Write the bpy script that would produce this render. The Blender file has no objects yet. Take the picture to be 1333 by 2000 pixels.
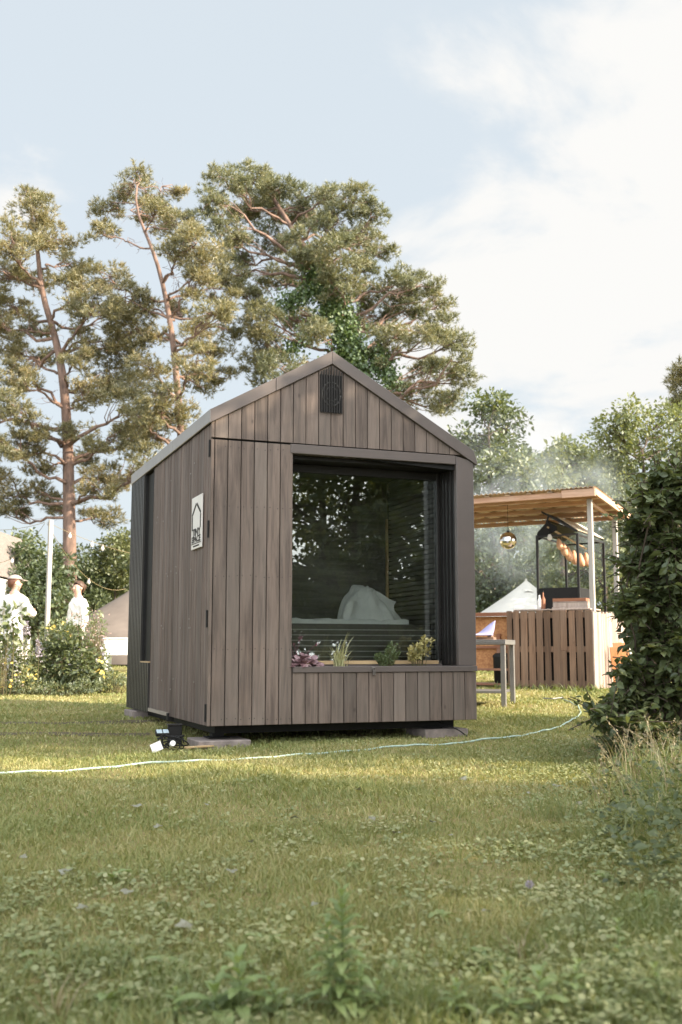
import bpy, bmesh, math, random
import numpy as np
from mathutils import Vector, Matrix

sc = bpy.context.scene
COL = sc.collection
R = math.radians
rng = np.random.default_rng(7)
random.seed(7)

# ------------------------------------------------------------------ camera
F = 2100.0
PITCH = 0.129
CAMZ = 0.77
cam = bpy.data.objects.new('camera', bpy.data.cameras.new('camera'))
COL.objects.link(cam)
cam.location = (0, 0, CAMZ)
cam.rotation_euler = (math.pi / 2 + PITCH, 0, 0)
cam.data.sensor_fit = 'VERTICAL'
cam.data.sensor_height = 36.0
cam.data.lens = F / 2000 * 36
cam.data.clip_start = 0.05
cam.data.clip_end = 2000
cam.data.dof.use_dof = True
cam.data.dof.focus_distance = 7.8
cam.data.dof.aperture_fstop = 3.7
sc.camera = cam

# ------------------------------------------------------------------ sun, sky, exposure
SUN_AZ = math.atan2(-0.34, 0.94)       # direction towards the sun, measured from +x
SUN_EL = R(27)
sd = Vector((math.cos(SUN_AZ) * math.cos(SUN_EL), math.sin(SUN_AZ) * math.cos(SUN_EL), math.sin(SUN_EL)))
sun = bpy.data.objects.new('sun', bpy.data.lights.new('sun', 'SUN'))
COL.objects.link(sun)
sun.data.energy = 4.8
sun.data.angle = R(0.55)
sun.data.color = (1.0, 0.84, 0.63)
sun.rotation_euler = sd.to_track_quat('Z', 'Y').to_euler()

sc.view_settings.view_transform = 'Standard'
sc.view_settings.look = 'None'
sc.view_settings.gamma = 1
sc.view_settings.use_curve_mapping = False
sc.view_settings.exposure = 1.38
sc.cycles.use_denoising = True
sc.cycles.max_bounces = 8
sc.cycles.transparent_max_bounces = 16
sc.cycles.volume_bounces = 1
sc.cycles.volume_step_rate = 2.0
sc.cycles.sample_clamp_indirect = 6.0

world = bpy.data.worlds.new('World')
sc.world = world
world.use_nodes = True


def build_world():
    nt = world.node_tree
    N, L = nt.nodes, nt.links
    N.clear()
    out = N.new('ShaderNodeOutputWorld')
    bg = N.new('ShaderNodeBackground')
    bg.inputs['Strength'].default_value = 0.1
    sky = N.new('ShaderNodeTexSky')
    sky.sky_type = 'NISHITA'
    sky.sun_disc = False
    sky.sun_elevation = SUN_EL
    sky.sun_rotation = math.pi / 2 - SUN_AZ
    sky.dust_density = 2.0
    sky.air_density = 1.0
    tc = N.new('ShaderNodeTexCoord')
    sep = N.new('ShaderNodeSeparateXYZ')
    L.new(tc.outputs['Generated'], sep.inputs[0])

    def math_(op, a, b=None, c=None):
        m = N.new('ShaderNodeMath'); m.operation = op
        for i, v in enumerate((a, b, c)):
            if v is None: continue
            if isinstance(v, (int, float)): m.inputs[i].default_value = v
            else: L.new(v, m.inputs[i])
        return m.outputs[0]
    # soft layered cloud, laid on a plane high above the place
    den = math_('ADD', math_('MAXIMUM', sep.outputs['Z'], 0.0), 0.22)
    comb = N.new('ShaderNodeCombineXYZ')
    L.new(math_('DIVIDE', sep.outputs['X'], den), comb.inputs[0])
    L.new(math_('DIVIDE', sep.outputs['Y'], den), comb.inputs[1])
    comb.inputs[2].default_value = 3.7
    no = N.new('ShaderNodeTexNoise')
    no.inputs['Scale'].default_value = 3.1
    no.inputs['Detail'].default_value = 9
    no.inputs['Roughness'].default_value = 0.57
    no.inputs['Distortion'].default_value = 0.3
    L.new(comb.outputs[0], no.inputs['Vector'])
    val = math_('MULTIPLY', no.outputs['Fac'], 1.25)

    def bank(direction, radius, gain, v):
        d = N.new('ShaderNodeVectorMath'); d.operation = 'DISTANCE'
        L.new(tc.outputs['Generated'], d.inputs[0])
        d.inputs[1].default_value = Vector(direction).normalized()
        q = math_('DIVIDE', d.outputs['Value'], radius)
        g = math_('POWER', 2.718, math_('MULTIPLY', math_('MULTIPLY', q, q), -1.0))
        return math_('ADD', v, math_('MULTIPLY', g, gain))
    val = bank((0.27, 1.0, 0.36), 0.17, 0.22, val)
    val = bank((0.12, 1.0, 0.24), 0.14, 0.26, val)
    val = bank((0.24, 1.0, 0.62), 0.13, 0.20, val)
    val = bank((-0.15, 1.0, 0.42), 0.26, -0.20, val)
    val = bank((-0.31, 1.0, 0.44), 0.05, 0.32, val)
    val = bank((-0.03, 1.0, 0.52), 0.06, 0.14, val)
    val = bank((0.36, 1.0, 0.30), 0.16, 0.14, val)
    val = bank((0.6, -0.8, 0.4), 0.9, 0.30, val)
    cov = N.new('ShaderNodeMapRange'); cov.interpolation_type = 'SMOOTHSTEP'
    L.new(val, cov.inputs['Value'])
    cov.inputs['From Min'].default_value = 0.66
    cov.inputs['From Max'].default_value = 0.92
    # pale, thin haze towards the horizon
    hz = N.new('ShaderNodeMapRange'); hz.interpolation_type = 'SMOOTHSTEP'
    L.new(sep.outputs['Z'], hz.inputs['Value'])
    hz.inputs['From Min'].default_value = 0.02
    hz.inputs['From Max'].default_value = 0.50
    hz.inputs['To Min'].default_value = 0.92
    hz.inputs['To Max'].default_value = 0.88
    mx = N.new('ShaderNodeMix'); mx.data_type = 'RGBA'
    L.new(hz.outputs[0], mx.inputs['Factor'])
    L.new(sky.outputs[0], mx.inputs['A'])
    mx.inputs['B'].default_value = (2.95, 3.22, 3.40, 1)
    mc = N.new('ShaderNodeMix'); mc.data_type = 'RGBA'
    L.new(cov.outputs[0], mc.inputs['Factor'])
    # unseen sky at the right and behind is brightened as added fill light
    sb = N.new('ShaderNodeVectorMath'); sb.operation = 'DOT_PRODUCT'
    L.new(tc.outputs['Generated'], sb.inputs[0]); sb.inputs[1].default_value = Vector((0.6, -0.8, 0.12)).normalized()
    br = N.new('ShaderNodeMapRange'); br.interpolation_type = 'SMOOTHSTEP'
    L.new(sb.outputs['Value'], br.inputs['Value'])
    br.inputs['From Min'].default_value = -0.25; br.inputs['From Max'].default_value = 0.75
    br.inputs['To Min'].default_value = 1.0; br.inputs['To Max'].default_value = 4.4
    lum = N.new('ShaderNodeVectorMath'); lum.operation = 'SCALE'
    lum.inputs[0].default_value = (3.75, 3.72, 3.64); L.new(br.outputs[0], lum.inputs['Scale'])
    dim = N.new('ShaderNodeVectorMath'); dim.operation = 'SCALE'
    L.new(mx.outputs['Result'], dim.inputs[0]); L.new(br.outputs[0], dim.inputs['Scale'])
    L.new(dim.outputs[0], mc.inputs['A'])
    L.new(lum.outputs[0], mc.inputs['B'])
    L.new(mc.outputs['Result'], bg.inputs['Color'])
    L.new(bg.outputs[0], out.inputs['Surface'])


build_world()

# ------------------------------------------------------------------ helpers
CP, SP = math.cos(PITCH), math.sin(PITCH)


def at(px, py, Y):
    """world point seen at photo pixel (px,py) at distance Y in front"""
    a = (px - 666.5) / F; b = (1000 - py) / F
    t = Y / (CP - SP * b)
    return Vector((a * t, Y, CAMZ + (SP + CP * b) * t))


def gz(x, y):
    """height of the ground"""
    s = np.maximum(0, np.asarray(y, float) - 9.0)
    w = 0.012 * np.sin(x * 1.3 + 0.7) * np.sin(y * 0.9) + 0.008 * np.sin(x * 3.1 + y * 2.3)
    return 0.02 * np.minimum(s, 60) + w


def on_ground(px, py):
    lo, hi = 1.0, 80.0
    for _ in range(50):
        m = (lo + hi) / 2
        p = at(px, py, m)
        if p.z > gz(p.x, p.y): lo = m
        else: hi = m
    p = at(px, py, lo)
    return Vector((p.x, p.y, float(gz(p.x, p.y))))


def tag(o, label=None, cat=None, group=None, kind=None):
    if label: o['label'] = label
    if cat: o['category'] = cat
    if group: o['group'] = group
    if kind: o['kind'] = kind
    return o


def empty(name, loc=(0, 0, 0), rz=0, label=None, cat=None, group=None):
    o = bpy.data.objects.new(name, None)
    COL.objects.link(o)
    o.location = loc
    o.rotation_euler = (0, 0, rz)
    o.empty_display_size = 0.1
    return tag(o, label, cat, group)


class Geo:
    def __init__(self):
        self.v = []; self.f = []; self.m = []; self.n = 0

    def add(self, V, Fs, mi=0):
        V = np.asarray(V, np.float32).reshape(-1, 3)
        Fs = np.asarray(Fs, np.int64)
        self.v.append(V); self.f.append(Fs + self.n); self.m.append(np.full(len(Fs), mi)); self.n += len(V)
        return self

    def box(self, x0, x1, y0, y1, z0, z1, mi=0, M=None):
        V = np.array([(x, y, z) for z in (z0, z1) for y in (y0, y1) for x in (x0, x1)], float)
        if M is not None: V = np.array([M @ Vector(p) for p in V])
        Fq = [(0, 2, 3, 1), (4, 5, 7, 6), (0, 1, 5, 4), (2, 6, 7, 3), (0, 4, 6, 2), (1, 3, 7, 5)]
        return self.add(V, Fq, mi)

    def beam(self, p, q, w, h, mi=0, up=(0, 0, 1)):
        """rectangular bar from p to q"""
        p = Vector(p); q = Vector(q); d = (q - p); L = d.length; d.normalize()
        s = d.cross(Vector(up)); s = s.normalized() if s.length > 1e-4 else Vector((1, 0, 0))
        u = s.cross(d)
        M = Matrix((( d.x, s.x, u.x, p.x), (d.y, s.y, u.y, p.y), (d.z, s.z, u.z, p.z), (0, 0, 0, 1)))
        return self.box(0, L, -w / 2, w / 2, -h / 2, h / 2, mi, M)

    def prism(self, poly, a0, a1, axis='y', mi=0):
        """polygon (2d) swept along an axis"""
        n = len(poly)
        def P(p, a):
            return {'y': (p[0], a, p[1]), 'x': (a, p[0], p[1]), 'z': (p[0], p[1], a)}[axis]
        V = [P(p, a0) for p in poly] + [P(p, a1) for p in poly]
        self.add(V, [(i, (i + 1) % n, n + (i + 1) % n, n + i) for i in range(n)], mi)
        k = self.n - 2 * n
        self.f.append(np.array([list(range(n))[::-1]]) + k); self.m.append(np.full(1, mi))
        self.f.append(np.array([list(range(n, 2 * n))]) + k); self.m.append(np.full(1, mi))
        return self

    def tube(self, pts, rad, n=6, mi=0, cap=True):
        pts = np.asarray([tuple(p) for p in pts], float)
        k = len(pts)
        rad = np.broadcast_to(np.asarray(rad, float), (k,))
        T = np.gradient(pts, axis=0)
        T /= np.linalg.norm(T, axis=1, keepdims=True) + 1e-9
        ref = np.array([0.0, 0.0, 1.0]) if abs(T[0][2]) < 0.9 else np.array([1.0, 0, 0])
        A = np.cross(T, ref); A /= np.linalg.norm(A, axis=1, keepdims=True) + 1e-9
        B = np.cross(T, A)
        th = np.linspace(0, 2 * np.pi, n, endpoint=False)
        V = pts[:, None, :] + rad[:, None, None] * (np.cos(th)[None, :, None] * A[:, None, :] + np.sin(th)[None, :, None] * B[:, None, :])
        i = np.arange(k - 1)[:, None] * n; j = np.arange(n)[None, :]; j2 = (j + 1) % n
        Fq = np.stack([i + j, i + j2, i + n + j2, i + n + j], -1).reshape(-1, 4)
        self.add(V.reshape(-1, 3), Fq, mi)
        if cap:
            b = self.n - k * n
            self.f.append(np.array([list(range(n))[::-1]]) + b); self.m.append(np.full(1, mi))
            self.f.append(np.array([list(range((k - 1) * n, k * n))]) + b); self.m.append(np.full(1, mi))
        return self

    def lathe(self, prof, n=16, c=(0, 0, 0), mi=0, wob=None):
        prof = np.asarray(prof, float); k = len(prof)
        th = np.linspace(0, 2 * np.pi, n, endpoint=False)
        r = np.repeat(prof[:, 0][:, None], n, 1)
        if wob is not None: r = r * wob(prof[:, 1][:, None], th[None, :])
        V = np.stack([c[0] + r * np.cos(th), c[1] + r * np.sin(th), c[2] + np.repeat(prof[:, 1][:, None], n, 1)], -1)
        i = np.arange(k - 1)[:, None] * n; j = np.arange(n)[None, :]; j2 = (j + 1) % n
        Fq = np.stack([i + j, i + j2, i + n + j2, i + n + j], -1).reshape(-1, 4)
        return self.add(V.reshape(-1, 3), Fq, mi)

    def build(self, name, mats, parent=None, loc=None, smooth=False, bevel=0):
        me = bpy.data.meshes.new(name)
        V = np.concatenate(self.v).astype(np.float32)
        sizes = np.concatenate([np.full(len(f), f.shape[1]) for f in self.f])
        loops = np.concatenate([f.ravel() for f in self.f]).astype(np.int32)
        me.vertices.add(len(V)); me.vertices.foreach_set('co', V.ravel())
        me.loops.add(len(loops)); me.loops.foreach_set('vertex_index', loops)
        st = np.concatenate([[0], np.cumsum(sizes)[:-1]]).astype(np.int32)
        me.polygons.add(len(sizes)); me.polygons.foreach_set('loop_start', st)
        me.update(calc_edges=True)
        if not isinstance(mats, (list, tuple)): mats = [mats]
        for m in mats: me.materials.append(m)
        if len(mats) > 1:
            me.polygons.foreach_set('material_index', np.concatenate(self.m).astype(np.int32))
        me.polygons.foreach_set('use_smooth', np.full(len(sizes), bool(smooth)))
        me.validate()
        o = bpy.data.objects.new(name, me)
        COL.objects.link(o)
        if parent is not None: o.parent = parent
        if loc is not None: o.location = loc
        if bevel:
            b = o.modifiers.new('bevel', 'BEVEL'); b.width = bevel; b.segments = 1
            b.limit_method = 'ANGLE'; b.angle_limit = R(40)
        return o


def unit(a):
    return a / (np.linalg.norm(a, axis=-1, keepdims=True) + 1e-9)


def rand_dirs(n, r=None):
    r = r or rng
    return unit(r.normal(size=(n, 3)))


LEAF_QUAD = (np.array([(0, 0, 0), (.5, .30, .05), (1, 0, -.03), (.5, -.30, .05)]), np.array([(0, 1, 2, 3)]))
LEAF_FOLD = (np.array([(0, 0, 0), (.22, .2, .06), (.55, .27, .07), (1, 0, -.1), (.55, -.27, .07), (.22, -.2, .06), (.22, 0, 0), (.58, 0, .0)]),
             np.array([(0, 6, 1, 0), (6, 7, 2, 1), (7, 3, 2, 7), (0, 5, 6, 0), (5, 4, 7, 6), (4, 3, 7, 4)]))
LEAF_FOLD = (LEAF_FOLD[0], np.array([(0, 6, 1), (6, 7, 1), (7, 2, 1), (7, 3, 2), (0, 5, 6), (5, 7, 6), (5, 4, 7), (4, 3, 7)]))
LEAF_ROUND = (np.array([(0, 0, 0), (.15, .35, .05), (.55, .48, .08), (.95, .25, .03), (.95, -.25, .03), (.55, -.48, .08), (.15, -.35, .05)]),
              np.array([(0, 6, 5, 4, 3, 2, 1)]))


def leaves(geo, C, D, Nn, S, tpl, mi=0, wid=1.0):
    """copies of a leaf template at C, pointing along D, face Nn, size S"""
    C = np.asarray(C, float); n = len(C)
    if n == 0: return
    X = unit(np.asarray(D, float)); Z = np.asarray(Nn, float); Z = unit(Z - (Z * X).sum(1, keepdims=True) * X)
    Y = np.cross(Z, X)
    T, Fc = tpl
    S = np.broadcast_to(np.asarray(S, float), (n,))[:, None, None]
    V = C[:, None, :] + S * (T[None, :, 0:1] * X[:, None, :] + wid * T[None, :, 1:2] * Y[:, None, :] + T[None, :, 2:3] * Z[:, None, :])
    k = len(T)
    Fa = (np.arange(n)[:, None, None] * k + Fc[None]).reshape(-1, Fc.shape[1])
    geo.add(V.reshape(-1, 3), Fa, mi)


# ------------------------------------------------------------------ materials
def new_mat(name):
    m = bpy.data.materials.new(name); m.use_nodes = True
    nt = m.node_tree; nt.nodes.clear()
    return m, nt.nodes, nt.links


def mix_rgb(N, L, fac, a, b, blend='MIX'):
    m = N.new('ShaderNodeMix'); m.data_type = 'RGBA'; m.blend_type = blend
    for i, v in (('Factor', fac), ('A', a), ('B', b)):
        if isinstance(v, (int, float)): m.inputs[i].default_value = v
        elif isinstance(v, tuple): m.inputs[i].default_value = (*v, 1) if len(v) == 3 else v
        else: L.new(v, m.inputs[i])
    return m.outputs['Result']


def solid(name, c1, c2=None, rough=0.7, metal=0.0, scale=8.0, stretch=(1, 1, 1), island=0.0, bump=0.0, spec=0.4, detail=6, contrast=(0.35, 0.65), bscale=None):
    """general surface: two tones mixed by noise, tone shift per piece"""
    m, N, L = new_mat(name)
    c2 = c2 or tuple(x * 0.75 for x in c1)
    out = N.new('ShaderNodeOutputMaterial'); p = N.new('ShaderNodeBsdfPrincipled')
    L.new(p.outputs[0], out.inputs[0])
    tc = N.new('ShaderNodeTexCoord'); mp = N.new('ShaderNodeMapping')
    mp.inputs['Scale'].default_value = stretch
    L.new(tc.outputs['Object'], mp.inputs[0])
    geo = N.new('ShaderNodeNewGeometry')
    off = N.new('ShaderNodeVectorMath'); off.operation = 'ADD'
    sc_ = N.new('ShaderNodeVectorMath'); sc_.operation = 'SCALE'; sc_.inputs[0].default_value = (3.1, 7.7, 5.3)
    L.new(geo.outputs['Random Per Island'], sc_.inputs['Scale'])
    L.new(mp.outputs[0], off.inputs[0]); L.new(sc_.outputs[0], off.inputs[1])
    no = N.new('ShaderNodeTexNoise'); no.inputs['Scale'].default_value = scale; no.inputs['Detail'].default_value = detail
    no.inputs['Roughness'].default_value = 0.6
    L.new(off.outputs[0] if island else mp.outputs[0], no.inputs['Vector'])
    mr = N.new('ShaderNodeMapRange'); L.new(no.outputs['Fac'], mr.inputs['Value'])
    mr.inputs['From Min'].default_value = contrast[0]; mr.inputs['From Max'].default_value = contrast[1]
    col = mix_rgb(N, L, mr.outputs[0], tuple(c1), tuple(c2))
    if island:
        hs = N.new('ShaderNodeHueSaturation')
        v = N.new('ShaderNodeMapRange'); L.new(geo.outputs['Random Per Island'], v.inputs['Value'])
        v.inputs['To Min'].default_value = 1 - island; v.inputs['To Max'].default_value = 1 + island
        L.new(v.outputs[0], hs.inputs['Value']); L.new(col, hs.inputs['Color']); col = hs.outputs[0]
    L.new(col, p.inputs['Base Color'])
    p.inputs['Roughness'].default_value = rough; p.inputs['Metallic'].default_value = metal
    p.inputs['Specular IOR Level'].default_value = spec
    if bump:
        b = N.new('ShaderNodeBump'); b.inputs['Strength'].default_value = bump; b.inputs['Distance'].default_value = 0.01
        L.new(no.outputs['Fac'], b.inputs['Height']); L.new(b.outputs[0], p.inputs['Normal'])
    return m


def wood(name, c1, c2, knot=None, axis=2, island=0.12, rough=0.62, grain=26, weather=0.0, wcol=(0.3, 0.28, 0.26)):
    """planks: long grain along an axis, knots, each board its own tone"""
    m, N, L = new_mat(name)
    out = N.new('ShaderNodeOutputMaterial'); p = N.new('ShaderNodeBsdfPrincipled')
    L.new(p.outputs[0], out.inputs[0])
    tc = N.new('ShaderNodeTexCoord'); geo = N.new('ShaderNodeNewGeometry')
    st = [1, 1, 1]; st[axis] = 0.07
    mp = N.new('ShaderNodeMapping'); mp.inputs['Scale'].default_value = st
    sc_ = N.new('ShaderNodeVectorMath'); sc_.operation = 'SCALE'; sc_.inputs[0].default_value = (13.1, 17.7, 15.3)
    L.new(geo.outputs['Random Per Island'], sc_.inputs['Scale'])
    off = N.new('ShaderNodeVectorMath'); off.operation = 'ADD'
    L.new(tc.outputs['Object'], off.inputs[0]); L.new(sc_.outputs[0], off.inputs[1])
    L.new(off.outputs[0], mp.inputs[0])
    no = N.new('ShaderNodeTexNoise'); no.inputs['Scale'].default_value = grain; no.inputs['Detail'].default_value = 8
    no.inputs['Roughness'].default_value = 0.65; no.inputs['Distortion'].default_value = 0.6
    L.new(mp.outputs[0], no.inputs['Vector'])
    mr = N.new('ShaderNodeMapRange'); L.new(no.outputs['Fac'], mr.inputs['Value'])
    mr.inputs['From Min'].default_value = 0.37; mr.inputs['From Max'].default_value = 0.63
    col = mix_rgb(N, L, mr.outputs[0], c1, c2)
    # broad blotches of worn stain
    n2 = N.new('ShaderNodeTexNoise'); n2.inputs['Scale'].default_value = 2.2; n2.inputs['Detail'].default_value = 4
    st2 = [1, 1, 1]; st2[axis] = 0.35
    mp2 = N.new('ShaderNodeMapping'); mp2.inputs['Scale'].default_value = st2
    L.new(off.outputs[0], mp2.inputs[0]); L.new(mp2.outputs[0], n2.inputs['Vector'])
    r2 = N.new('ShaderNodeMapRange'); L.new(n2.outputs['Fac'], r2.inputs['Value'])
    r2.inputs['From Min'].default_value = 0.42; r2.inputs['From Max'].default_value = 0.72
    r2.inputs['To Max'].default_value = 0.35 + weather
    col = mix_rgb(N, L, r2.outputs[0], col, wcol)
    if knot:
        vo = N.new('ShaderNodeTexVoronoi'); vo.inputs['Scale'].default_value = 5.5
        st3 = [1, 1, 1]; st3[axis] = 0.55
        mp3 = N.new('ShaderNodeMapping'); mp3.inputs['Scale'].default_value = st3
        L.new(off.outputs[0], mp3.inputs[0]); L.new(mp3.outputs[0], vo.inputs['Vector'])
        kr = N.new('ShaderNodeMapRange'); L.new(vo.outputs['Distance'], kr.inputs['Value'])
        kr.inputs['From Min'].default_value = 0.02; kr.inputs['From Max'].default_value = 0.085
        kr.inputs['To Min'].default_value = 0.75; kr.inputs['To Max'].default_value = 0.0
        col = mix_rgb(N, L, kr.outputs[0], col, knot)
    hs = N.new('ShaderNodeHueSaturation')
    v = N.new('ShaderNodeMapRange'); L.new(geo.outputs['Random Per Island'], v.inputs['Value'])
    v.inputs['To Min'].default_value = 1 - island; v.inputs['To Max'].default_value = 1 + island
    L.new(v.outputs[0], hs.inputs['Value']); L.new(col, hs.inputs['Color'])
    L.new(hs.outputs[0], p.inputs['Base Color'])
    p.inputs['Roughness'].default_value = rough
    p.inputs['Specular IOR Level'].default_value = 0.35
    b = N.new('ShaderNodeBump'); b.inputs['Strength'].default_value = 0.25; b.inputs['Distance'].default_value = 0.004
    L.new(no.outputs['Fac'], b.inputs['Height']); L.new(b.outputs[0], p.inputs['Normal'])
    return m


def foliage(name, cols, trans=0.35, rough=0.5, clump=1.2, gloss=0.06, tint=(1.15, 1.1, 0.6)):
    """leaf or needle surface: tone per leaf and per clump, light passes through"""
    m, N, L = new_mat(name)
    out = N.new('ShaderNodeOutputMaterial')
    geo = N.new('ShaderNodeNewGeometry')
    tc = N.new('ShaderNodeTexCoord')
    no = N.new('ShaderNodeTexNoise'); no.inputs['Scale'].default_value = clump; no.inputs['Detail'].default_value = 3
    L.new(tc.outputs['Object'], no.inputs['Vector'])
    ad = N.new('ShaderNodeMath'); ad.operation = 'MULTIPLY_ADD'
    L.new(geo.outputs['Random Per Island'], ad.inputs[0]); ad.inputs[1].default_value = 0.55
    mr = N.new('ShaderNodeMapRange'); L.new(no.outputs['Fac'], mr.inputs['Value'])
    mr.inputs['From Min'].default_value = 0.3; mr.inputs['From Max'].default_value = 0.7; mr.inputs['To Max'].default_value = 0.45
    L.new(mr.outputs[0], ad.inputs[2])
    rp = N.new('ShaderNodeValToRGB')
    el = rp.color_ramp.elements
    while len(el) < len(cols): el.new(0.5)
    for i, c in enumerate(cols):
        el[i].position = i / (len(cols) - 1); el[i].color = (*c, 1)
    L.new(ad.outputs[0], rp.inputs[0])
    df = N.new('ShaderNodeBsdfDiffuse'); L.new(rp.outputs[0], df.inputs[0])
    tr = N.new('ShaderNodeBsdfTranslucent')
    L.new(mix_rgb(N, L, 1.0, rp.outputs[0], tint, 'MULTIPLY'), tr.inputs[0])
    m1 = N.new('ShaderNodeMixShader'); m1.inputs[0].default_value = trans
    L.new(df.outputs[0], m1.inputs[1]); L.new(tr.outputs[0], m1.inputs[2])
    gl = N.new('ShaderNodeBsdfGlossy'); gl.inputs['Roughness'].default_value = rough
    gl.inputs['Color'].default_value = (0.9, 0.95, 1, 1)
    m2 = N.new('ShaderNodeMixShader'); m2.inputs[0].default_value = gloss
    L.new(m1.outputs[0], m2.inputs[1]); L.new(gl.outputs[0], m2.inputs[2])
    L.new(m2.outputs[0], out.inputs[0])
    return m


def glass_mat(name, tint, ior=1.8):
    m, N, L = new_mat(name)
    out = N.new('ShaderNodeOutputMaterial')
    fr = N.new('ShaderNodeFresnel'); fr.inputs['IOR'].default_value = ior
    t = N.new('ShaderNodeBsdfTransparent'); t.inputs[0].default_value = (*tint, 1)
    g = N.new('ShaderNodeBsdfGlossy'); g.inputs['Roughness'].default_value = 0.0
    g.inputs['Color'].default_value = (0.95, 1, 0.98, 1)
    no = N.new('ShaderNodeTexNoise'); no.inputs['Scale'].default_value = 1.3
    tc = N.new('ShaderNodeTexCoord'); L.new(tc.outputs['Object'], no.inputs['Vector'])
    b = N.new('ShaderNodeBump'); b.inputs['Strength'].default_value = 0.05; b.inputs['Distance'].default_value = 0.02
    L.new(no.outputs['Fac'], b.inputs['Height']); L.new(b.outputs[0], g.inputs['Normal'])
    mx = N.new('ShaderNodeMixShader'); L.new(fr.outputs[0], mx.inputs[0])
    L.new(t.outputs[0], mx.inputs[1]); L.new(g.outputs[0], mx.inputs[2])
    L.new(mx.outputs[0], out.inputs[0])
    return m


MAT = {}
MAT['clad'] = wood('stained cladding', (0.160, 0.121, 0.100), (0.080, 0.060, 0.050), (0.035, 0.024, 0.02), island=0.2, weather=0.2, wcol=(0.178, 0.150, 0.130))
MAT['side'] = wood('weathered side boards', (0.152, 0.111, 0.094), (0.071, 0.051, 0.043), (0.06, 0.046, 0.04), island=0.26, weather=0.25, wcol=(0.175, 0.149, 0.138))
MAT['flash'] = solid('grey brown sheet metal', (0.115, 0.094, 0.087), (0.10, 0.083, 0.077), rough=0.36, metal=0.0, scale=3, spec=0.5)
MAT['eave'] = solid('sky lightened sheet metal', (0.25, 0.228, 0.212), (0.21, 0.19, 0.178), rough=0.35, scale=3, spec=0.5)  # flashing metal made lighter, low sky reflection put into its colour
MAT['roofmetal'] = solid('roof sheet metal', (0.16, 0.14, 0.13), (0.13, 0.115, 0.11), rough=0.4, scale=4, spec=0.5)
MAT['black'] = solid('matt black', (0.014, 0.013, 0.013), (0.009, 0.009, 0.009), rough=0.6, scale=6, spec=0.25)
MAT['frame'] = solid('window frame black', (0.022, 0.020, 0.019), (0.016, 0.015, 0.014), rough=0.4, scale=4, spec=0.3)
MAT['slat'] = solid('black green slat', (0.036, 0.033, 0.030), (0.025, 0.023, 0.021), rough=0.45, scale=6, spec=0.4)
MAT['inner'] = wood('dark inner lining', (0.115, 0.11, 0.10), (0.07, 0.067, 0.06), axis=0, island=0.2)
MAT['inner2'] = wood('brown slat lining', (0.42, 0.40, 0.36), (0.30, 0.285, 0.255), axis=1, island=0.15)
MAT['paleline'] = solid('pale inner slat', (0.5, 0.5, 0.47), rough=0.6)
MAT['glass'] = glass_mat('coated window glass', (0.96, 0.975, 0.968), 1.9)
MAT['sheet'] = solid('white bed linen', (0.84, 0.86, 0.85), (0.76, 0.79, 0.79), rough=0.9, scale=5)
MAT['rawwood'] = wood('bare pine strip', (0.50, 0.36, 0.20), (0.38, 0.26, 0.14), axis=0)
MAT['palestrip'] = wood('pale base board', (0.36, 0.31, 0.25), (0.26, 0.22, 0.18), axis=1)
MAT['sign'] = solid('white sign plate', (0.72, 0.69, 0.66), (0.66, 0.63, 0.6), rough=0.4)
MAT['ink'] = solid('black lettering', (0.02, 0.018, 0.017), rough=0.6)
MAT['nail'] = solid('rusty nail head', (0.06, 0.045, 0.04), rough=0.6)
MAT['brass'] = solid('worn steel lock', (0.35, 0.32, 0.3), (0.2, 0.18, 0.17), rough=0.35, metal=0.8)
MAT['soil'] = solid('potting soil', (0.05, 0.035, 0.025), rough=0.95, scale=40)
MAT['dulled'] = solid('brown lawn strip', (0.13, 0.105, 0.055), (0.075, 0.06, 0.034), rough=0.95, scale=30)  # brown tone of the two strips on the left lawn
MAT['slab'] = solid('rough paving slab', (0.28, 0.235, 0.215), (0.18, 0.15, 0.14), rough=0.9, scale=14, bump=0.5)
MAT['steel'] = solid('stainless steel', (0.34, 0.33, 0.32), (0.25, 0.24, 0.235), rough=0.4, metal=0.7, scale=3)
MAT['pallet'] = wood('weathered pallet', (0.21, 0.125, 0.08), (0.12, 0.07, 0.047), (0.10, 0.06, 0.04), island=0.3, weather=0.15, wcol=(0.24, 0.175, 0.135))
MAT['pallet2'] = wood('sun bleached batten', (0.42, 0.34, 0.29), (0.28, 0.21, 0.175), island=0.22)
MAT['osb'] = solid('chip board', (0.50, 0.25, 0.11), (0.33, 0.14, 0.06), rough=0.8, scale=34, detail=2)
MAT['darkbeam'] = wood('reddish dark beam', (0.30, 0.13, 0.07), (0.2, 0.08, 0.045), axis=0)
MAT['lath'] = wood('warm roof batten', (0.56, 0.36, 0.25), (0.40, 0.23, 0.15), axis=0, island=0.2)
MAT['lath2'] = wood('pale roof board', (0.62, 0.47, 0.34), (0.50, 0.35, 0.24), axis=1, island=0.2)
MAT['post'] = wood('grey white painted post', (0.42, 0.39, 0.36), (0.32, 0.295, 0.27))
MAT['tin'] = solid('corrugated roof sheet', (0.72, 0.60, 0.50), (0.60, 0.46, 0.37), rough=0.6, scale=4)
MAT['canvas'] = solid('off white canvas', (0.60, 0.58, 0.53), (0.53, 0.51, 0.47), rough=0.9, scale=2)
MAT['canvas2'] = solid('brown grey canvas', (0.20, 0.165, 0.14), (0.165, 0.135, 0.115), rough=0.9, scale=2)
MAT['white'] = solid('white paint', (0.78, 0.77, 0.75), (0.7, 0.69, 0.67), rough=0.5)
MAT['shingle'] = solid('grey wood shingle', (0.24, 0.21, 0.19), (0.15, 0.13, 0.12), rough=0.9, scale=22, bump=0.5)
MAT['lav'] = solid('lavender cloth', (0.40, 0.38, 0.58), (0.33, 0.31, 0.50), rough=0.9, scale=8)
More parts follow.
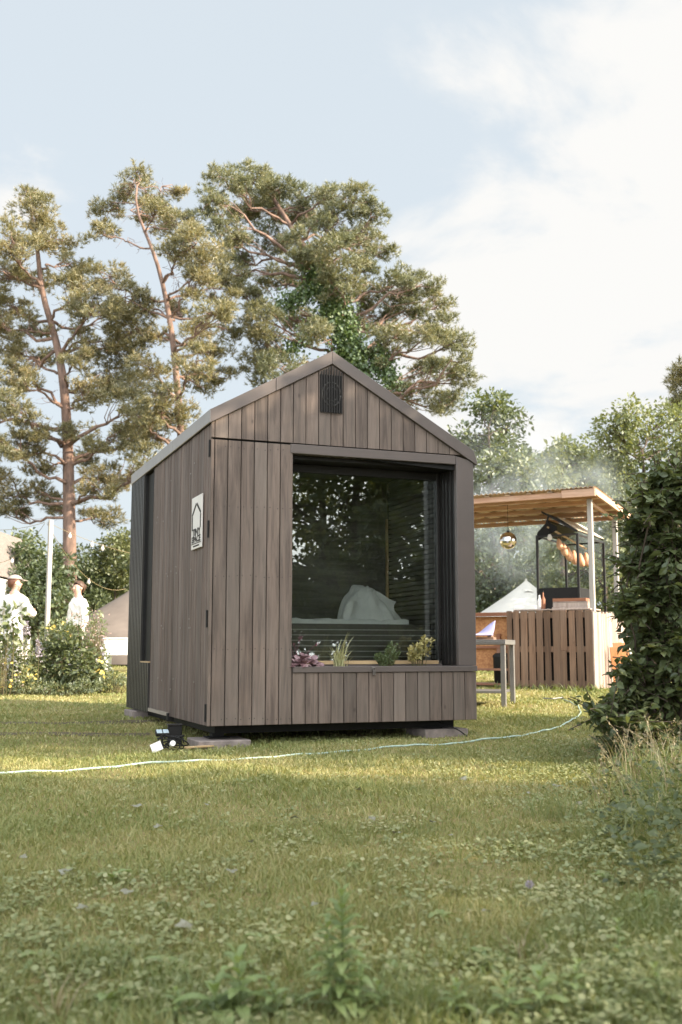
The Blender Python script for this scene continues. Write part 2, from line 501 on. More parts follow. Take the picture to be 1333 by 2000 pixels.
MAT['hose'] = solid('pale green hose', (0.40, 0.52, 0.45), (0.28, 0.37, 0.32), rough=0.45, scale=30)
MAT['mirror'] = solid('mirror tiles', (0.8, 0.76, 0.72), rough=0.08, metal=1.0)
MAT['bulb'] = solid('frosted white bulb', (0.85, 0.83, 0.8), rough=0.25)
MAT['meat'] = solid('cured meat', (0.62, 0.30, 0.17), (0.72, 0.46, 0.30), rough=0.5, scale=26, island=0.1)
MAT['tinfoil'] = solid('pale roof sheet', (0.70, 0.64, 0.54), (0.6, 0.52, 0.42), rough=0.6)
MAT['bark'] = solid('red pine bark', (0.27, 0.175, 0.135), (0.11, 0.078, 0.066), rough=0.95, scale=5, stretch=(1.3, 1.3, 0.35), bump=1.0, detail=9)
MAT['barklow'] = solid('grey brown pine bark', (0.20, 0.135, 0.11), (0.11, 0.08, 0.068), rough=0.95, scale=9, stretch=(1, 1, 0.35), bump=0.9)
MAT['bark2'] = solid('grey brown bark', (0.11, 0.085, 0.065), (0.06, 0.045, 0.035), rough=0.95, scale=14, stretch=(1, 1, 0.35), bump=0.6)
MAT['stem'] = solid('green brown stem', (0.12, 0.11, 0.05), (0.08, 0.06, 0.03), rough=0.8)
MAT['needle'] = foliage('pine needles', [(0.085, 0.095, 0.05), (0.165, 0.162, 0.075), (0.285, 0.25, 0.12), (0.42, 0.31, 0.17)], trans=0.36, clump=0.55)
MAT['needle2'] = foliage('blue green pine needles', [(0.07, 0.09, 0.046), (0.13, 0.142, 0.068), (0.215, 0.21, 0.095), (0.34, 0.275, 0.145)], trans=0.33, clump=0.5)
MAT['leaf_dark'] = foliage('dark tree leaf', [(0.04, 0.055, 0.022), (0.065, 0.09, 0.036), (0.10, 0.13, 0.052), (0.145, 0.165, 0.07)], trans=0.33, clump=0.6, gloss=0.05)
MAT['leaf_mid'] = foliage('green tree leaf', [(0.06, 0.08, 0.03), (0.10, 0.13, 0.05), (0.15, 0.175, 0.065), (0.21, 0.21, 0.09)], trans=0.38, clump=0.6)
MAT['leaf_pale'] = foliage('pale green leaf', [(0.09, 0.12, 0.045), (0.14, 0.17, 0.065), (0.19, 0.21, 0.085), (0.24, 0.24, 0.11)], trans=0.4, clump=0.6)
MAT['leaf_shrub'] = foliage('deep green shrub leaf', [(0.05, 0.068, 0.028), (0.082, 0.106, 0.042), (0.122, 0.148, 0.06), (0.20, 0.215, 0.098)], trans=0.36, clump=3, gloss=0.035, rough=0.45)
MAT['ivy'] = foliage('ivy leaf', [(0.05, 0.09, 0.03), (0.09, 0.14, 0.04), (0.14, 0.19, 0.055)], trans=0.3, clump=1.0)
MAT['grass'] = foliage('lawn grass', [(0.14, 0.18, 0.054), (0.215, 0.242, 0.08), (0.33, 0.315, 0.13), (0.54, 0.455, 0.26)], trans=0.3, clump=0.9, gloss=0.03)
MAT['grass_long'] = foliage('long grass', [(0.115, 0.16, 0.046), (0.17, 0.215, 0.066), (0.24, 0.255, 0.095), (0.36, 0.315, 0.15)], trans=0.38, clump=0.9, gloss=0.04)
MAT['clover'] = foliage('creeping ground leaf', [(0.145, 0.175, 0.065), (0.215, 0.24, 0.095), (0.30, 0.305, 0.14), (0.41, 0.38, 0.21)], trans=0.25, clump=1.6, gloss=0.05)
MAT['straw'] = foliage('dry grass', [(0.20, 0.16, 0.075), (0.28, 0.225, 0.115), (0.38, 0.31, 0.18)], trans=0.25, clump=3)
MAT['yellow'] = foliage('yellow petals', [(0.75, 0.48, 0.06), (0.85, 0.62, 0.12), (0.8, 0.7, 0.25)], trans=0.3)
MAT['pinkfl'] = foliage('faded pink petals', [(0.45, 0.30, 0.30), (0.55, 0.40, 0.38), (0.62, 0.5, 0.5)], trans=0.3)
MAT['lilac'] = foliage('pale lilac petals', [(0.30, 0.25, 0.33), (0.38, 0.34, 0.42), (0.5, 0.47, 0.53)], trans=0.3)
MAT['heuchera'] = foliage('purple leaf', [(0.12, 0.055, 0.06), (0.24, 0.13, 0.14), (0.42, 0.30, 0.31)], trans=0.15, clump=12, gloss=0.08)
MAT['maroon'] = foliage('maroon flower', [(0.13, 0.03, 0.05), (0.24, 0.06, 0.10), (0.34, 0.1, 0.16)], trans=0.2)
MAT['sedge'] = foliage('striped sedge', [(0.25, 0.27, 0.11), (0.48, 0.46, 0.25), (0.66, 0.62, 0.42)], trans=0.3, clump=6)
MAT['conifer'] = foliage('small evergreen', [(0.05, 0.085, 0.025), (0.09, 0.13, 0.035), (0.15, 0.18, 0.055)], trans=0.2, clump=8)
MAT['gold'] = foliage('variegated gold leaf', [(0.11, 0.13, 0.03), (0.34, 0.29, 0.09), (0.46, 0.40, 0.17), (0.56, 0.50, 0.28)], trans=0.3, clump=9)
MAT['litter'] = foliage('fallen leaf', [(0.12, 0.085, 0.05), (0.20, 0.19, 0.13), (0.28, 0.30, 0.25)], trans=0.1, clump=4)
MAT['skin'] = solid('skin', (0.62, 0.40, 0.30), (0.58, 0.36, 0.27), rough=0.55)
MAT['hair'] = solid('brown hair', (0.10, 0.055, 0.035), (0.06, 0.035, 0.022), rough=0.5, scale=40)
MAT['hair_red'] = solid('auburn hair', (0.15, 0.06, 0.035), (0.09, 0.038, 0.022), rough=0.5, scale=40)
MAT['cap'] = solid('grey cap', (0.40, 0.34, 0.31), rough=0.9)
MAT['shirt'] = solid('white cotton', (0.78, 0.77, 0.74), (0.72, 0.71, 0.69), rough=0.9, scale=6)
MAT['trouser'] = solid('pale trousers', (0.46, 0.44, 0.44), (0.4, 0.38, 0.38), rough=0.9)
MAT['eye'] = solid('eye', (0.05, 0.035, 0.03), rough=0.3)
MAT['lip'] = solid('lip', (0.45, 0.2, 0.17), rough=0.5)
MAT['orange'] = wood('orange stained plank', (0.42, 0.19, 0.075), (0.32, 0.13, 0.05), island=0.2)


def ground_mat():
    m, N, L = new_mat('lawn soil')
    out = N.new('ShaderNodeOutputMaterial'); p = N.new('ShaderNodeBsdfPrincipled'); L.new(p.outputs[0], out.inputs[0])
    tc = N.new('ShaderNodeTexCoord')
    n1 = N.new('ShaderNodeTexNoise'); n1.inputs['Scale'].default_value = 1.1; n1.inputs['Detail'].default_value = 8; n1.inputs['Roughness'].default_value = 0.65
    n2 = N.new('ShaderNodeTexNoise'); n2.inputs['Scale'].default_value = 45; n2.inputs['Detail'].default_value = 6
    for n in (n1, n2): L.new(tc.outputs['Object'], n.inputs['Vector'])
    r1 = N.new('ShaderNodeMapRange'); L.new(n1.outputs['Fac'], r1.inputs['Value']); r1.inputs['From Min'].default_value = 0.4; r1.inputs['From Max'].default_value = 0.65
    r2 = N.new('ShaderNodeMapRange'); L.new(n2.outputs['Fac'], r2.inputs['Value']); r2.inputs['From Min'].default_value = 0.35; r2.inputs['From Max'].default_value = 0.7
    c = mix_rgb(N, L, r1.outputs[0], (0.13, 0.15, 0.05), (0.23, 0.20, 0.09))
    c = mix_rgb(N, L, r2.outputs[0], c, (0.28, 0.21, 0.10))
    L.new(c, p.inputs['Base Color']); p.inputs['Roughness'].default_value = 0.95; p.inputs['Specular IOR Level'].default_value = 0.1
    b = N.new('ShaderNodeBump'); b.inputs['Strength'].default_value = 0.7; b.inputs['Distance'].default_value = 0.02
    L.new(n2.outputs['Fac'], b.inputs['Height']); L.new(b.outputs[0], p.inputs['Normal'])
    return m


# ------------------------------------------------------------------ ground
def build_ground():
    a = np.concatenate([[-90, -60, -30, -18], np.linspace(-12, 12, 81), [18, 30, 60, 90]])
    b = np.concatenate([[-35, -15], np.linspace(-5, 24, 98), [30, 40, 60, 85, 110]])
    X, Y = np.meshgrid(a, b)
    V = np.stack([X, Y, gz(X, Y)], -1).reshape(-1, 3)
    na, nb = len(a), len(b)
    i = np.arange(nb - 1)[:, None] * na; j = np.arange(na - 1)[None]
    Fq = np.stack([i + j, i + j + 1, i + na + j + 1, i + na + j], -1).reshape(-1, 4)
    tag(Geo().add(V, Fq).build('ground', ground_mat(), smooth=True), kind='structure')


build_ground()

# ------------------------------------------------------------------ the cabin
CX, CY, CT = -1.079, 8.808, 0.369
W, LEN = 2.45, 3.62
ZB = 0.171
HE, HR, HER, AP = 2.50, 3.10, 2.306, 1.07
TRIM, SILL = 2.368, 0.473
PITCHB = 0.115
cu = Vector((math.cos(CT), math.sin(CT), 0)); cv = Vector((-math.sin(CT), math.cos(CT), 0))


def cab(a, b, z):
    return Vector((CX, CY, ZB)) + cu * a + cv * b + Vector((0, 0, z))


def roof_z(a):
    return HE + (HR - HE) * a / AP if a < AP else HR + (HER - HR) * (a - AP) / (W - AP)


def build_cabin():
    root = empty('tiny_cabin', (CX, CY, ZB), CT, 'small brown timber cabin with a pitched metal roof and big picture window, standing on slabs', 'cabin')
    gap = 0.007
    # hidden shell that carries the boards
    g = Geo()
    g.box(0.02, 0.70, 0.03, 0.06, 0.0, TRIM)
    g.prism([(0.02, TRIM - 0.02), (W - 0.04, TRIM - 0.14), (W - 0.02, roof_z(W - 0.02) - 0.01), (AP, HR - 0.01), (0.02, HE - 0.01)], 0.03, 0.06)
    g.box(0.72, W - 0.02, 0.03, 0.06, 0.0, SILL - 0.06)
    g.box(0.032, 0.06, 0.062, LEN - 0.04, 0.0, HE - 0.02)
    g.box(0.04, W - 0.03, LEN - 0.06, LEN - 0.03, 0.0, 2.32)
    g.prism([(0.04, 2.322), (W - 0.03, 2.30), (AP, HR - 0.03), (0.04, HE - 0.03)][0:4], LEN - 0.06, LEN - 0.03)
    g.box(W - 0.06, W - 0.032, 0.33, LEN - 0.065, 0.0, HER - 0.03)
    g.box(0.065, W - 0.065, 0.07, LEN - 0.07, 0.005, 0.05)
    g.build('wall_shell', MAT['black'], root)
    # front boards, left panel
    g = Geo(); edges = [0.0, 0.030] + [0.030 + PITCHB * k for k in range(1, 7)]
    for a0, a1 in zip(edges[:-1], edges[1:]):
        g.box(a0 + (gap / 2 if a0 > 0 else 0), a1 - gap / 2, 0.004, 0.028, 0.0, TRIM - 0.012)
    for a0, a1 in zip(edges[1:-1], edges[2:]):
        for z in (0.05, 0.62, 1.22, 1.80, 2.30):
            for da in (0.022, PITCHB - 0.022):
                zz = z + random.uniform(-.008, .008); aa = a0 + da + random.uniform(-.004, .004)
                g.add([(aa - .004, .0015, zz - .004), (aa + .004, .0015, zz - .004), (aa + .004, .0015, zz + .004), (aa - .004, .0015, zz + .004)], [(0, 1, 2, 3)], 1)
    g.build('front_panel', [MAT['clad'], MAT['nail']], root, bevel=0.003)
    # gable boards
    g = Geo(); e = [0.0, 0.030]
    while e[-1] + PITCHB < W - 0.02: e.append(e[-1] + PITCHB)
    e.append(W - 0.008)
    for a0, a1 in zip(e[:-1], e[1:]):
        lo = TRIM if a1 < 0.72 else TRIM - 0.0 - 0.075 * 0 
        x0, x1 = a0 + (gap / 2 if a0 > 0 else 0), a1 - gap / 2
        z0l, z0r = TRIM + 0.006, TRIM + 0.006
        t0, t1 = roof_z(x0) - 0.002, roof_z(x1) - 0.002
        if x0 < AP < x1:
            g.prism([(x0, z0l), (x1, z0r), (x1, t1), (AP, HR - .002), (x0, t0)], 0.006, 0.028)
        elif t1 > z0r + 0.004:
            g.prism([(x0, z0l), (x1, z0r), (x1, t1), (x0, t0)], 0.006, 0.028)
        elif t0 > z0l + 0.01:
            xe = x0 + (x1 - x0) * (t0 - z0l) / (t0 - t1)
            g.prism([(x0, z0l), (xe, z0l), (x0, t0)], 0.006, 0.028)
    g.build('gable_cladding', MAT['clad'], root, bevel=0.003)
    # black vent grille below the ridge
    vent = Geo().box(0.962, 1.17, -0.004, 0.004, TRIM + 0.30, HR - 0.10).build('vent', MAT['black'], root)
    g = Geo()
    for k in range(9):
        x = 0.972 + k * 0.0235
        zt = HR - 0.02 - abs(x - AP) * 0.56
        g.box(x - 0.004, x + 0.004, -0.016, -0.005, TRIM + 0.29, zt)
    g.build('grille', MAT['frame'], vent)
    g = Geo()
    th = np.linspace(0, 2 * np.pi, 25)
    for r_, w_ in ((0.085, 0.008), (0.052, 0.006)):
        g.tube([(1.066 + r_ * math.cos(t), -0.012 + 0.008, TRIM + 0.46 + r_ * 1.25 * math.sin(t)) for t in th], w_, 6)
    g.build('fan_ring', MAT['slat'], vent, smooth=True)
    # planter front boards and its cap
    g = Geo(); e = [0.722 + 0.1152 * k for k in range(16)]
    e[-1] = W
    for a0, a1 in zip(e[:-1], e[1:]):
        g.box(a0 + gap / 2, a1 - (gap / 2 if a1 < W else 0), 0.0, 0.028, 0.0, SILL - 0.052)
    g.box(W - 0.024, W, 0.03, 0.33, 0.0, SILL - 0.052)
    g.build('planter_cladding', MAT['clad'], root, bevel=0.003)
    g = Geo(); g.box(0.724, W + 0.006, -0.012, 0.03, SILL - 0.05, SILL)
    g.box(0.724, W - 0.19, 0.034, 0.30, SILL - 0.10, SILL - 0.06)
    g.build('planter_cap', MAT['flash'], root, bevel=0.003)
    Geo().box(0.73, W - 0.2, 0.035, 0.27, SILL - 0.058, SILL - 0.02).build('planter_soil', MAT['soil'], root)
    g = Geo(); g.box(0.73, W - 0.2, 0.272, 0.30, SILL - 0.058, SILL + 0.012); g.build('planter_back', MAT['flash'], root)
    # lintel and right corner post
    Geo().box(0.695, W - 0.175, -0.002, 0.10, TRIM - 0.085, TRIM - 0.004).build('lintel', MAT['flash'], root, bevel=0.004)
    g = Geo(); g.prism([(W - 0.172, SILL + .002), (W + 0.002, SILL + .002), (W + 0.002, HER - 0.004), (W - .05, HER + .026), (W - 0.172, HER + 0.055)], -0.003, 0.05)
    g.box(W - 0.03, W, 0.052, 0.34, 0.0, HER - 0.02)
    g.build('corner_post', MAT['flash'], root, bevel=0.003)
    # dark reveal round the recessed pane
    g = Geo()
    x1 = W - 0.172
    g.box(x1, x1 + 0.02, 0.052, 0.34, SILL + 0.002, TRIM - 0.09)
    for yy in (0.10, 0.17, 0.235, 0.285):
        g.box(x1 - 0.014, x1 - 0.002, yy, yy + 0.022, SILL + 0.012, TRIM - 0.14)
    g.box(0.70, x1 + 0.02, 0.102, 0.345, TRIM - 0.115, TRIM - 0.09)
    g.box(0.69, 0.715, 0.06, 0.345, SILL, TRIM - 0.12)
    g.build('window_reveal', MAT['frame'], root)
    win = Geo()
    y0, y1 = 0.31, 0.37
    win.box(0.716, 0.745, y0, y1, SILL + 0.05, TRIM - 0.118)
    win.box(x1 - 0.045, x1 - 0.016, y0, y1, SILL + 0.05, TRIM - 0.118)
    win.box(0.746, x1 - 0.046, y0, y1, TRIM - 0.19, TRIM - 0.118)
    win.box(0.746, x1 - 0.046, y0, y1, SILL - 0.02, SILL + 0.048)
    wf = win.build('window_frame', MAT['frame'], root, bevel=0.003)
    Geo().box(0.735, x1 - 0.028, 0.337, 0.345, SILL + 0.035, TRIM - 0.17).build('window_pane', MAT['glass'], wf)
    Geo().box(0.745, x1 - 0.05, 0.302, 0.309, SILL + 0.015, SILL + 0.046).build('sill_strip', MAT['rawwood'], wf)
    # little latch on the planter cap
    g = Geo(); th = np.linspace(0, math.pi, 9)
    lx = 1.452
    g.box(lx - 0.012, lx + 0.012, -0.032, -0.013, SILL - 0.075, SILL - 0.033)
    g.tube([(lx - 0.009 + 0.0, -0.022, SILL - 0.033)] + [(lx - 0.009 * math.cos(t), -0.022, SILL - 0.02 + 0.009 * math.sin(t)) for t in th] + [(lx + 0.009, -0.022, SILL - 0.033)], 0.004, 6)
    g.box(lx - 0.02, lx + 0.006, -0.02, -0.013, SILL - 0.03, SILL - 0.004)
    g.build('padlock', MAT['brass'], root, bevel=0.002)

    # left side: wide hinged panel, then a recess, then black slats
    g = Geo(); e = [0.030]; 
    while e[-1] < 2.40: e.append(e[-1] + random.choice((0.062, 0.078, 0.085)))
    e[-1] = 2.42
    for a0, a1 in zip(e[:-1], e[1:]):
        d = random.uniform(0, 0.006)
        g.box(0.002 + d, 0.03, a0 + 0.004, a1 - 0.004, 0.0 if a0 < 1.5 else 0.035, HE - 0.006)
    for k in range(26):
        y = random.uniform(0.3, 2.3); z = random.choice((0.3, 0.85, 1.35, 1.9, 2.2)) + random.uniform(-.05, .05)
        g.tube([(0.0, y, z), (-0.004, y, z)], 0.008, 8, 1)
    door = g.build('side_panel', [MAT['side'], MAT['steel']], root, bevel=0.003)
    for z in (2.30, 1.62, 0.88, 0.12):
        h = Geo().box(-0.006, 0.0015, 0.040, 0.075, z - 0.085, z + 0.055)
        h.tube([(-0.006, 0.036, z - 0.085), (-0.006, 0.036, z + 0.055)], 0.008, 8)
        h.build('hinge', MAT['black'], door)
    Geo().box(-0.006, 0.03, 1.50, 2.42, 0.0, 0.033).build('base_strip', MAT['palestrip'], root)
    Geo().box(-0.012, 0.05, 1.45, 1.50, -0.045, 0.03).build('bracket', MAT['black'], root)
    g = Geo()
    g.box(0.10, 0.12, 2.425, 2.87, SILL, HE - 0.03)
    g.build('side_window', MAT['glass'], root)
    g = Geo(); g.box(0.004, 0.10, 2.421, 2.435, 0.5, HE - 0.01); g.box(0.004, 0.10, 2.85, 2.862, 0.5, HE - 0.01)
    g.box(0.125, 0.14, 2.436, 2.849, 0.5, HE - 0.02); g.box(0.0, 0.16, 2.40, 2.88, HE - 0.008, HE + 0.02)
    g.build('side_reveal', MAT['black'], root)
    Geo().box(-0.012, 0.11, 2.424, 2.86, 0.485, 0.499).build('side_sill', MAT['rawwood'], root)
    g = Geo()
    y = 2.43
    while y < LEN - 0.02:
        g.box(-0.014, 0.03, y, y + 0.05, -0.015, (0.484 if y < 2.84 else HE - 0.006))
        y += 0.088
    g.box(0.012, 0.031, 2.424, LEN, -0.01, 0.483)
    g.box(0.012, 0.031, 2.864, LEN, 0.484, HE - 0.006)
    g.build('slat_cladding', MAT['slat'], root, bevel=0.003)

    # right side cladding (seen only from a step aside)
    g = Geo(); y = 0.345
    while y < LEN - 0.05:
        g.box(W - 0.03, W - 0.004, y + .004, min(y + PITCHB, LEN) - .004, 0.0, HER - 0.012); y += PITCHB
    g.build('far_side_cladding', MAT['side'], root)

    # roof: two sheets with the verge and eave flashings
    th_ = 0.10
    sl = (HR - HE) / AP; sr = (HR - HER) / (W - AP)
    g = Geo()
    ovl, ovr = -0.015, W + 0.03
    g.prism([(ovl + .012, HE + ovl * sl + 0.05), (AP, HR + .05), (AP, HR + th_), (ovl + .012, HE + ovl * sl + th_)], 0.012, LEN + 0.01)
    g.prism([(AP + .001, HR + .05), (ovr - .012, HER - 0.03 * sr + .05), (ovr - .012, HER - .03 * sr + th_), (AP + .001, HR + th_)], 0.012, LEN + 0.01)
    rf = g.build('roof', MAT['roofmetal'], root)
    g = Geo(); x = 0.3
    while x < W - 0.1:
        if abs(x - AP) > 0.1:
            z = roof_z(x) + th_
            g.box(x - 0.008, x + 0.008, 0.03, LEN, z - 0.005, z + 0.004)
        x += 0.5
    # verge flashing pieces on the gable, split by joints
    g = Geo()
    def verge(xa, xb):
        g.prism([(xa, roof_z(xa) if 0 <= xa <= W else HE + xa * sl), (xb, roof_z(xb)), (xb, roof_z(xb) + 0.115), (xa, (roof_z(xa) if xa >= 0 else HE + xa * sl) + 0.115)], -0.018, 0.010)
    verge(-0.018, 0.553); verge(0.556, AP)
    g.prism([(AP + .001, HR), (W + 0.035, HER - 0.035 * sr), (W + 0.035, HER - .035 * sr + 0.04), (W + .0, HER + 0.115), (AP + .001, HR + 0.115)], -0.018, 0.010)
    g.build('verge_flashing', MAT['flash'], root, bevel=0.003)
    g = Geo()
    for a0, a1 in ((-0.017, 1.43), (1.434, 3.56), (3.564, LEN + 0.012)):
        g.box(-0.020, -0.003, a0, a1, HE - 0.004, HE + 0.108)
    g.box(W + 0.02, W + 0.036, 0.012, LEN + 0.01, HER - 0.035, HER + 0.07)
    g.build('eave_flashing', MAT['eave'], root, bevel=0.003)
    # floor frame and steel feet
    g = Geo()
    g.box(0.12, W - 0.12, 0.22, 0.29, -0.075, -0.004); g.box(0.12, 0.19, 0.291, LEN - 0.1, -0.075, -0.004)
    g.box(W - 0.19, W - 0.12, 0.291, LEN - 0.1, -0.075, -0.004); g.box(0.191, W - 0.191, LEN - 0.17, LEN - 0.1, -0.075, -0.004)
    for y in (1.2, 2.3): g.box(0.191, W - 0.191, y, y + 0.07, -0.075, -0.004)
    g.build('floor_frame', MAT['black'], root)
    for (x, y) in ((0.16, 0.30), (W - 0.33, 0.30), (0.16, LEN - 0.35), (W - 0.33, LEN - 0.35)):
        zg = float(gz(*(Vector((CX, CY)) + cu.xy * x + cv.xy * y))) - ZB
        f = Geo(); f.box(x - 0.09, x + 0.09, y - 0.1, y + 0.1, zg + 0.068, zg + 0.078); f.box(x - 0.05, x + 0.05, y - 0.05, y + 0.05, zg + 0.079, -0.076)
        f.build('steel_foot', MAT['black'], root, bevel=0.003)

    # inside lining
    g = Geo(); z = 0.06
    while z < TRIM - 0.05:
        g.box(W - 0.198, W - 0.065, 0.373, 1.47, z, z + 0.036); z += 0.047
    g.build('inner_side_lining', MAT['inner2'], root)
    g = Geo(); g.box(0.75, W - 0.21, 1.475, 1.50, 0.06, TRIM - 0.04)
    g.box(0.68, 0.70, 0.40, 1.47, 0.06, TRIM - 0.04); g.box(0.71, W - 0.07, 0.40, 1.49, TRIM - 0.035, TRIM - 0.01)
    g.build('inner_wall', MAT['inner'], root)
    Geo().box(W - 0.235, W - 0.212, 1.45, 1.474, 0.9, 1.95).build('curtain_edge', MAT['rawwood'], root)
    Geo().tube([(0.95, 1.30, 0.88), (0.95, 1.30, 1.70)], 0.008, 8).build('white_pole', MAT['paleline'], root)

    # house shaped sign
    sg = empty('sign_plate', (0, 0, 0)); sg.parent = root
    # plate is drawn in (y, z), facing -x
    y0, y1, z0, z1 = 0.235, 0.60, 1.475, 1.93
    pl = Geo().box(-0.016, -0.004, y0, y1, z0, z1).build('sign_plate', MAT['sign'], root, bevel=0.002)
    bpy.data.objects.remove(sg)
    xf = -0.0175
    g = Geo()
    def stroke(p, q, w):
        g.beam((xf, *p), (xf, *q), w, 0.0025, 0, up=(1, 0, 0))
    ym = (y0 + y1) / 2
    for s in (-1, 1):
        stroke((ym + s * 0.145, z0 + 0.170), (ym + s * 0.145, z0 + 0.288), 0.024)
        stroke((ym + s * 0.157, z0 + 0.296), (ym + s * 0.012, z0 + 0.388), 0.024)
    stroke((y0 + 0.01, z0 + 0.046), (y1 - 0.01, z0 + 0.046), 0.006)
    g.build('house_outline', MAT['ink'], pl)
    for txt, size, zz, wd in (('TINY', 0.085, z0 + 0.115, 0.30), ('SPACE', 0.075, z0 + 0.057, 0.31)):
        cu_ = bpy.data.curves.new('lettering', 'FONT'); cu_.body = txt; cu_.size = size; cu_.extrude = 0.001; cu_.offset = 0.0022
        cu_.align_x = 'CENTER'
        ob = bpy.data.objects.new('lettering', cu_); COL.objects.link(ob)
        dg = bpy.context.evaluated_depsgraph_get()
        me = bpy.data.meshes.new_from_object(ob.evaluated_get(dg))
        bpy.data.objects.remove(ob)
        co = np.empty(len(me.vertices) * 3, np.float32); me.vertices.foreach_get('co', co); co = co.reshape(-1, 3)
        k = wd / (co[:, 0].max() - co[:, 0].min())
        nv = np.stack([xf - co[:, 2] - 0.0005, ym - co[:, 0] * k, zz + co[:, 1]], -1)
        me.vertices.foreach_set('co', nv.astype(np.float32).ravel()); me.update()
        me.materials.clear(); me.materials.append(MAT['ink'])
        lo = bpy.data.objects.new('lettering', me); COL.objects.link(lo); lo.parent = pl
    g = Geo()
    for k in range(13):
        yy = ym + 0.10 - k * 0.0165
        g.box(xf - .001, xf + .001, yy - 0.006, yy + 0.004, z0 + 0.018, z0 + 0.03)
    g.build('small_lettering', MAT['ink'], pl)

    # bed behind the glass, with its rumpled duvet
    bed = empty('bed', cab(1.0, 0.9, 0.06), CT, 'bed with a thin white mattress inside the cabin behind the picture window', 'bed')
    g = Geo(); g.box(-0.27, 1.22, -0.46, -0.435, 0.40, 0.78); g.box(-0.27, 1.22, -0.43, 0.55, 0.70, 0.78); g.box(-0.27, -0.23, -0.43, 0.55, 0, .69); g.box(1.18, 1.22, -0.43, 0.55, 0, 0.69)
    g.build('bed_base', MAT['inner'], bed)
    g = Geo()
    for k in range(7):
        z = 0.44 + k * 0.048
        g.box(-0.27, 1.22, -0.472, -0.462, z, z + 0.009)
    g.build('bed_slats', MAT['paleline'], bed)
    g = Geo(); 
    nx, ny = 30, 12
    xs = np.linspace(-0.27, 1.0, nx); ys = np.linspace(-0.45, 0.5, ny)
    X, Y = np.meshgrid(xs, ys)
    Z = 0.825 + 0.008 * np.sin(X * 19 + Y * 7) + 0.006 * np.sin(X * 41)
    V = np.concatenate([np.stack([X, Y, Z], -1).reshape(-1, 3), np.stack([X[0], Y[0] - 0.004, np.full(nx, 0.785)], -1)])
    i = np.arange(ny - 1)[:, None] * nx; j = np.arange(nx - 1)[None]
    Fq = np.stack([i + j, i + j + 1, i + nx + j + 1, i + nx + j], -1).reshape(-1, 4)
    j = np.arange(nx - 1); F2 = np.stack([nx * ny + j, nx * ny + j + 1, j + 1, j], -1)
    g.add(V, np.concatenate([Fq, F2])); g.build('mattress', MAT['sheet'], bed, smooth=True)
    # duvet heap
    g = Geo(); nu, nv = 72, 30
    u = np.linspace(0, 2 * np.pi, nu, endpoint=False); v = np.linspace(0.001, 1, nv)
    U, Vv = np.meshgrid(u, v)
    rr = Vv ** .9
    cres = np.abs(np.sin(4 * U + 3.5 * Vv + .8 * np.sin(2 * U))) ** .6
    fold = 1 + .10 * cres * Vv + .05 * np.sin(11 * U - 6 * Vv) * Vv + .05 * np.sin(3 * U + 2)
    hx = rr * .285 * fold * np.cos(U); hy = rr * .24 * fold * np.sin(U)
    prof = np.cos(np.pi / 2 * np.clip(Vv, 0, 1)) ** .62
    hz = .355 * prof * (1 + .12 * np.cos(U - 2.6) * Vv + .10 * np.sin(3 * U + .6) * Vv) + .035 * cres * np.sin(np.pi * Vv) + .02 * np.sin(8 * U + 13 * Vv) * Vv * (1 - Vv) * 3
    # a corner of the cover sticking out to the right
    w_ = np.exp(-((U - 6.0) / .20) ** 2 - ((Vv - .55) / .16) ** 2) + np.exp(-((U + .28) / .20) ** 2 - ((Vv - .55) / .16) ** 2)
    hx = hx + .12 * w_; hz = hz + .05 * w_ - .07 * np.exp(-((U - 5.6) / .22) ** 2 - ((Vv - .62) / .2) ** 2)
    hx = hx - .07 * (1 - Vv)
    hz = hz * (1 - .30 * np.clip((hx + .04) / .28, 0, 1) + .0); hx = np.where(hx < -.07, -.07 + (hx + .07) * 1.25, hx)
    V = np.stack([hx, hy, hz], -1).reshape(-1, 3)
    i = np.arange(nv - 1)[:, None] * nu; j = np.arange(nu)[None]; j2 = (j + 1) % nu
    Fq = np.stack([i + j, i + nu + j, i + nu + j2, i + j2], -1).reshape(-1, 4)
    d = g.add(V, Fq).build('duvet', MAT['sheet'], None, smooth=True)
    d.location = cab(1.735, 0.72, 0.06 + 0.815); d.rotation_euler = (0, 0, CT); d.scale = (.9, .9, .9)
    tag(d, 'rumpled white duvet heaped up on the bed inside the cabin', 'duvet')

    # plants in the planter
    zs = SILL - 0.02
    def stem_geo(pts, r): 
        return Geo().tube(pts, r, 5)
    # purple leaved one with flower stalks
    r = np.random.default_rng(3)
    t = empty('heuchera', cab(0.83, 0.13, zs), CT, 'purple leaved plant with thin maroon flower stalks at the left end of the planter', 'plant')
    n = 190; th = r.uniform(0, 2 * np.pi, n); rad = 0.15 * np.sqrt(r.uniform(0, 1, n)); h = 0.01 + 0.12 * (1 - (rad / 0.16) ** 2) * r.uniform(0.5, 1, n)
    C = np.stack([rad * np.cos(th) * 1.15, rad * np.sin(th) * .75, h], -1); D = np.stack([np.cos(th), np.sin(th), r.normal(-.25, .3, n)], -1)
    g = Geo(); leaves(g, C, D, np.stack([r.normal(0, .45, n), r.normal(-.35, .4, n), np.ones(n)], -1), r.uniform(.035, .065, n), LEAF_ROUND)
    g.build('foliage', MAT['heuchera'], t)
    gs = Geo()
    for k in range(7):
        x, dx = r.uniform(-.10, .12), r.uniform(-.10, .16); hh = r.uniform(.18, .33)
        p = np.array([(x, 0, .03), (x + dx * .4, -.01, hh * .6), (x + dx, -.02, hh)])
        gs.tube(p, [.002, .0016, .001], 4)
        m = 16; q = r.uniform(.72, 1, m)[:, None]; C = p[1] * (1 - q) + p[2] * q + r.normal(0, .006, (m, 3)); leaves(gs, C, rand_dirs(m, r), rand_dirs(m, r), .014, LEAF_QUAD)
    gs.build('flower_stalks', MAT['maroon'], t)
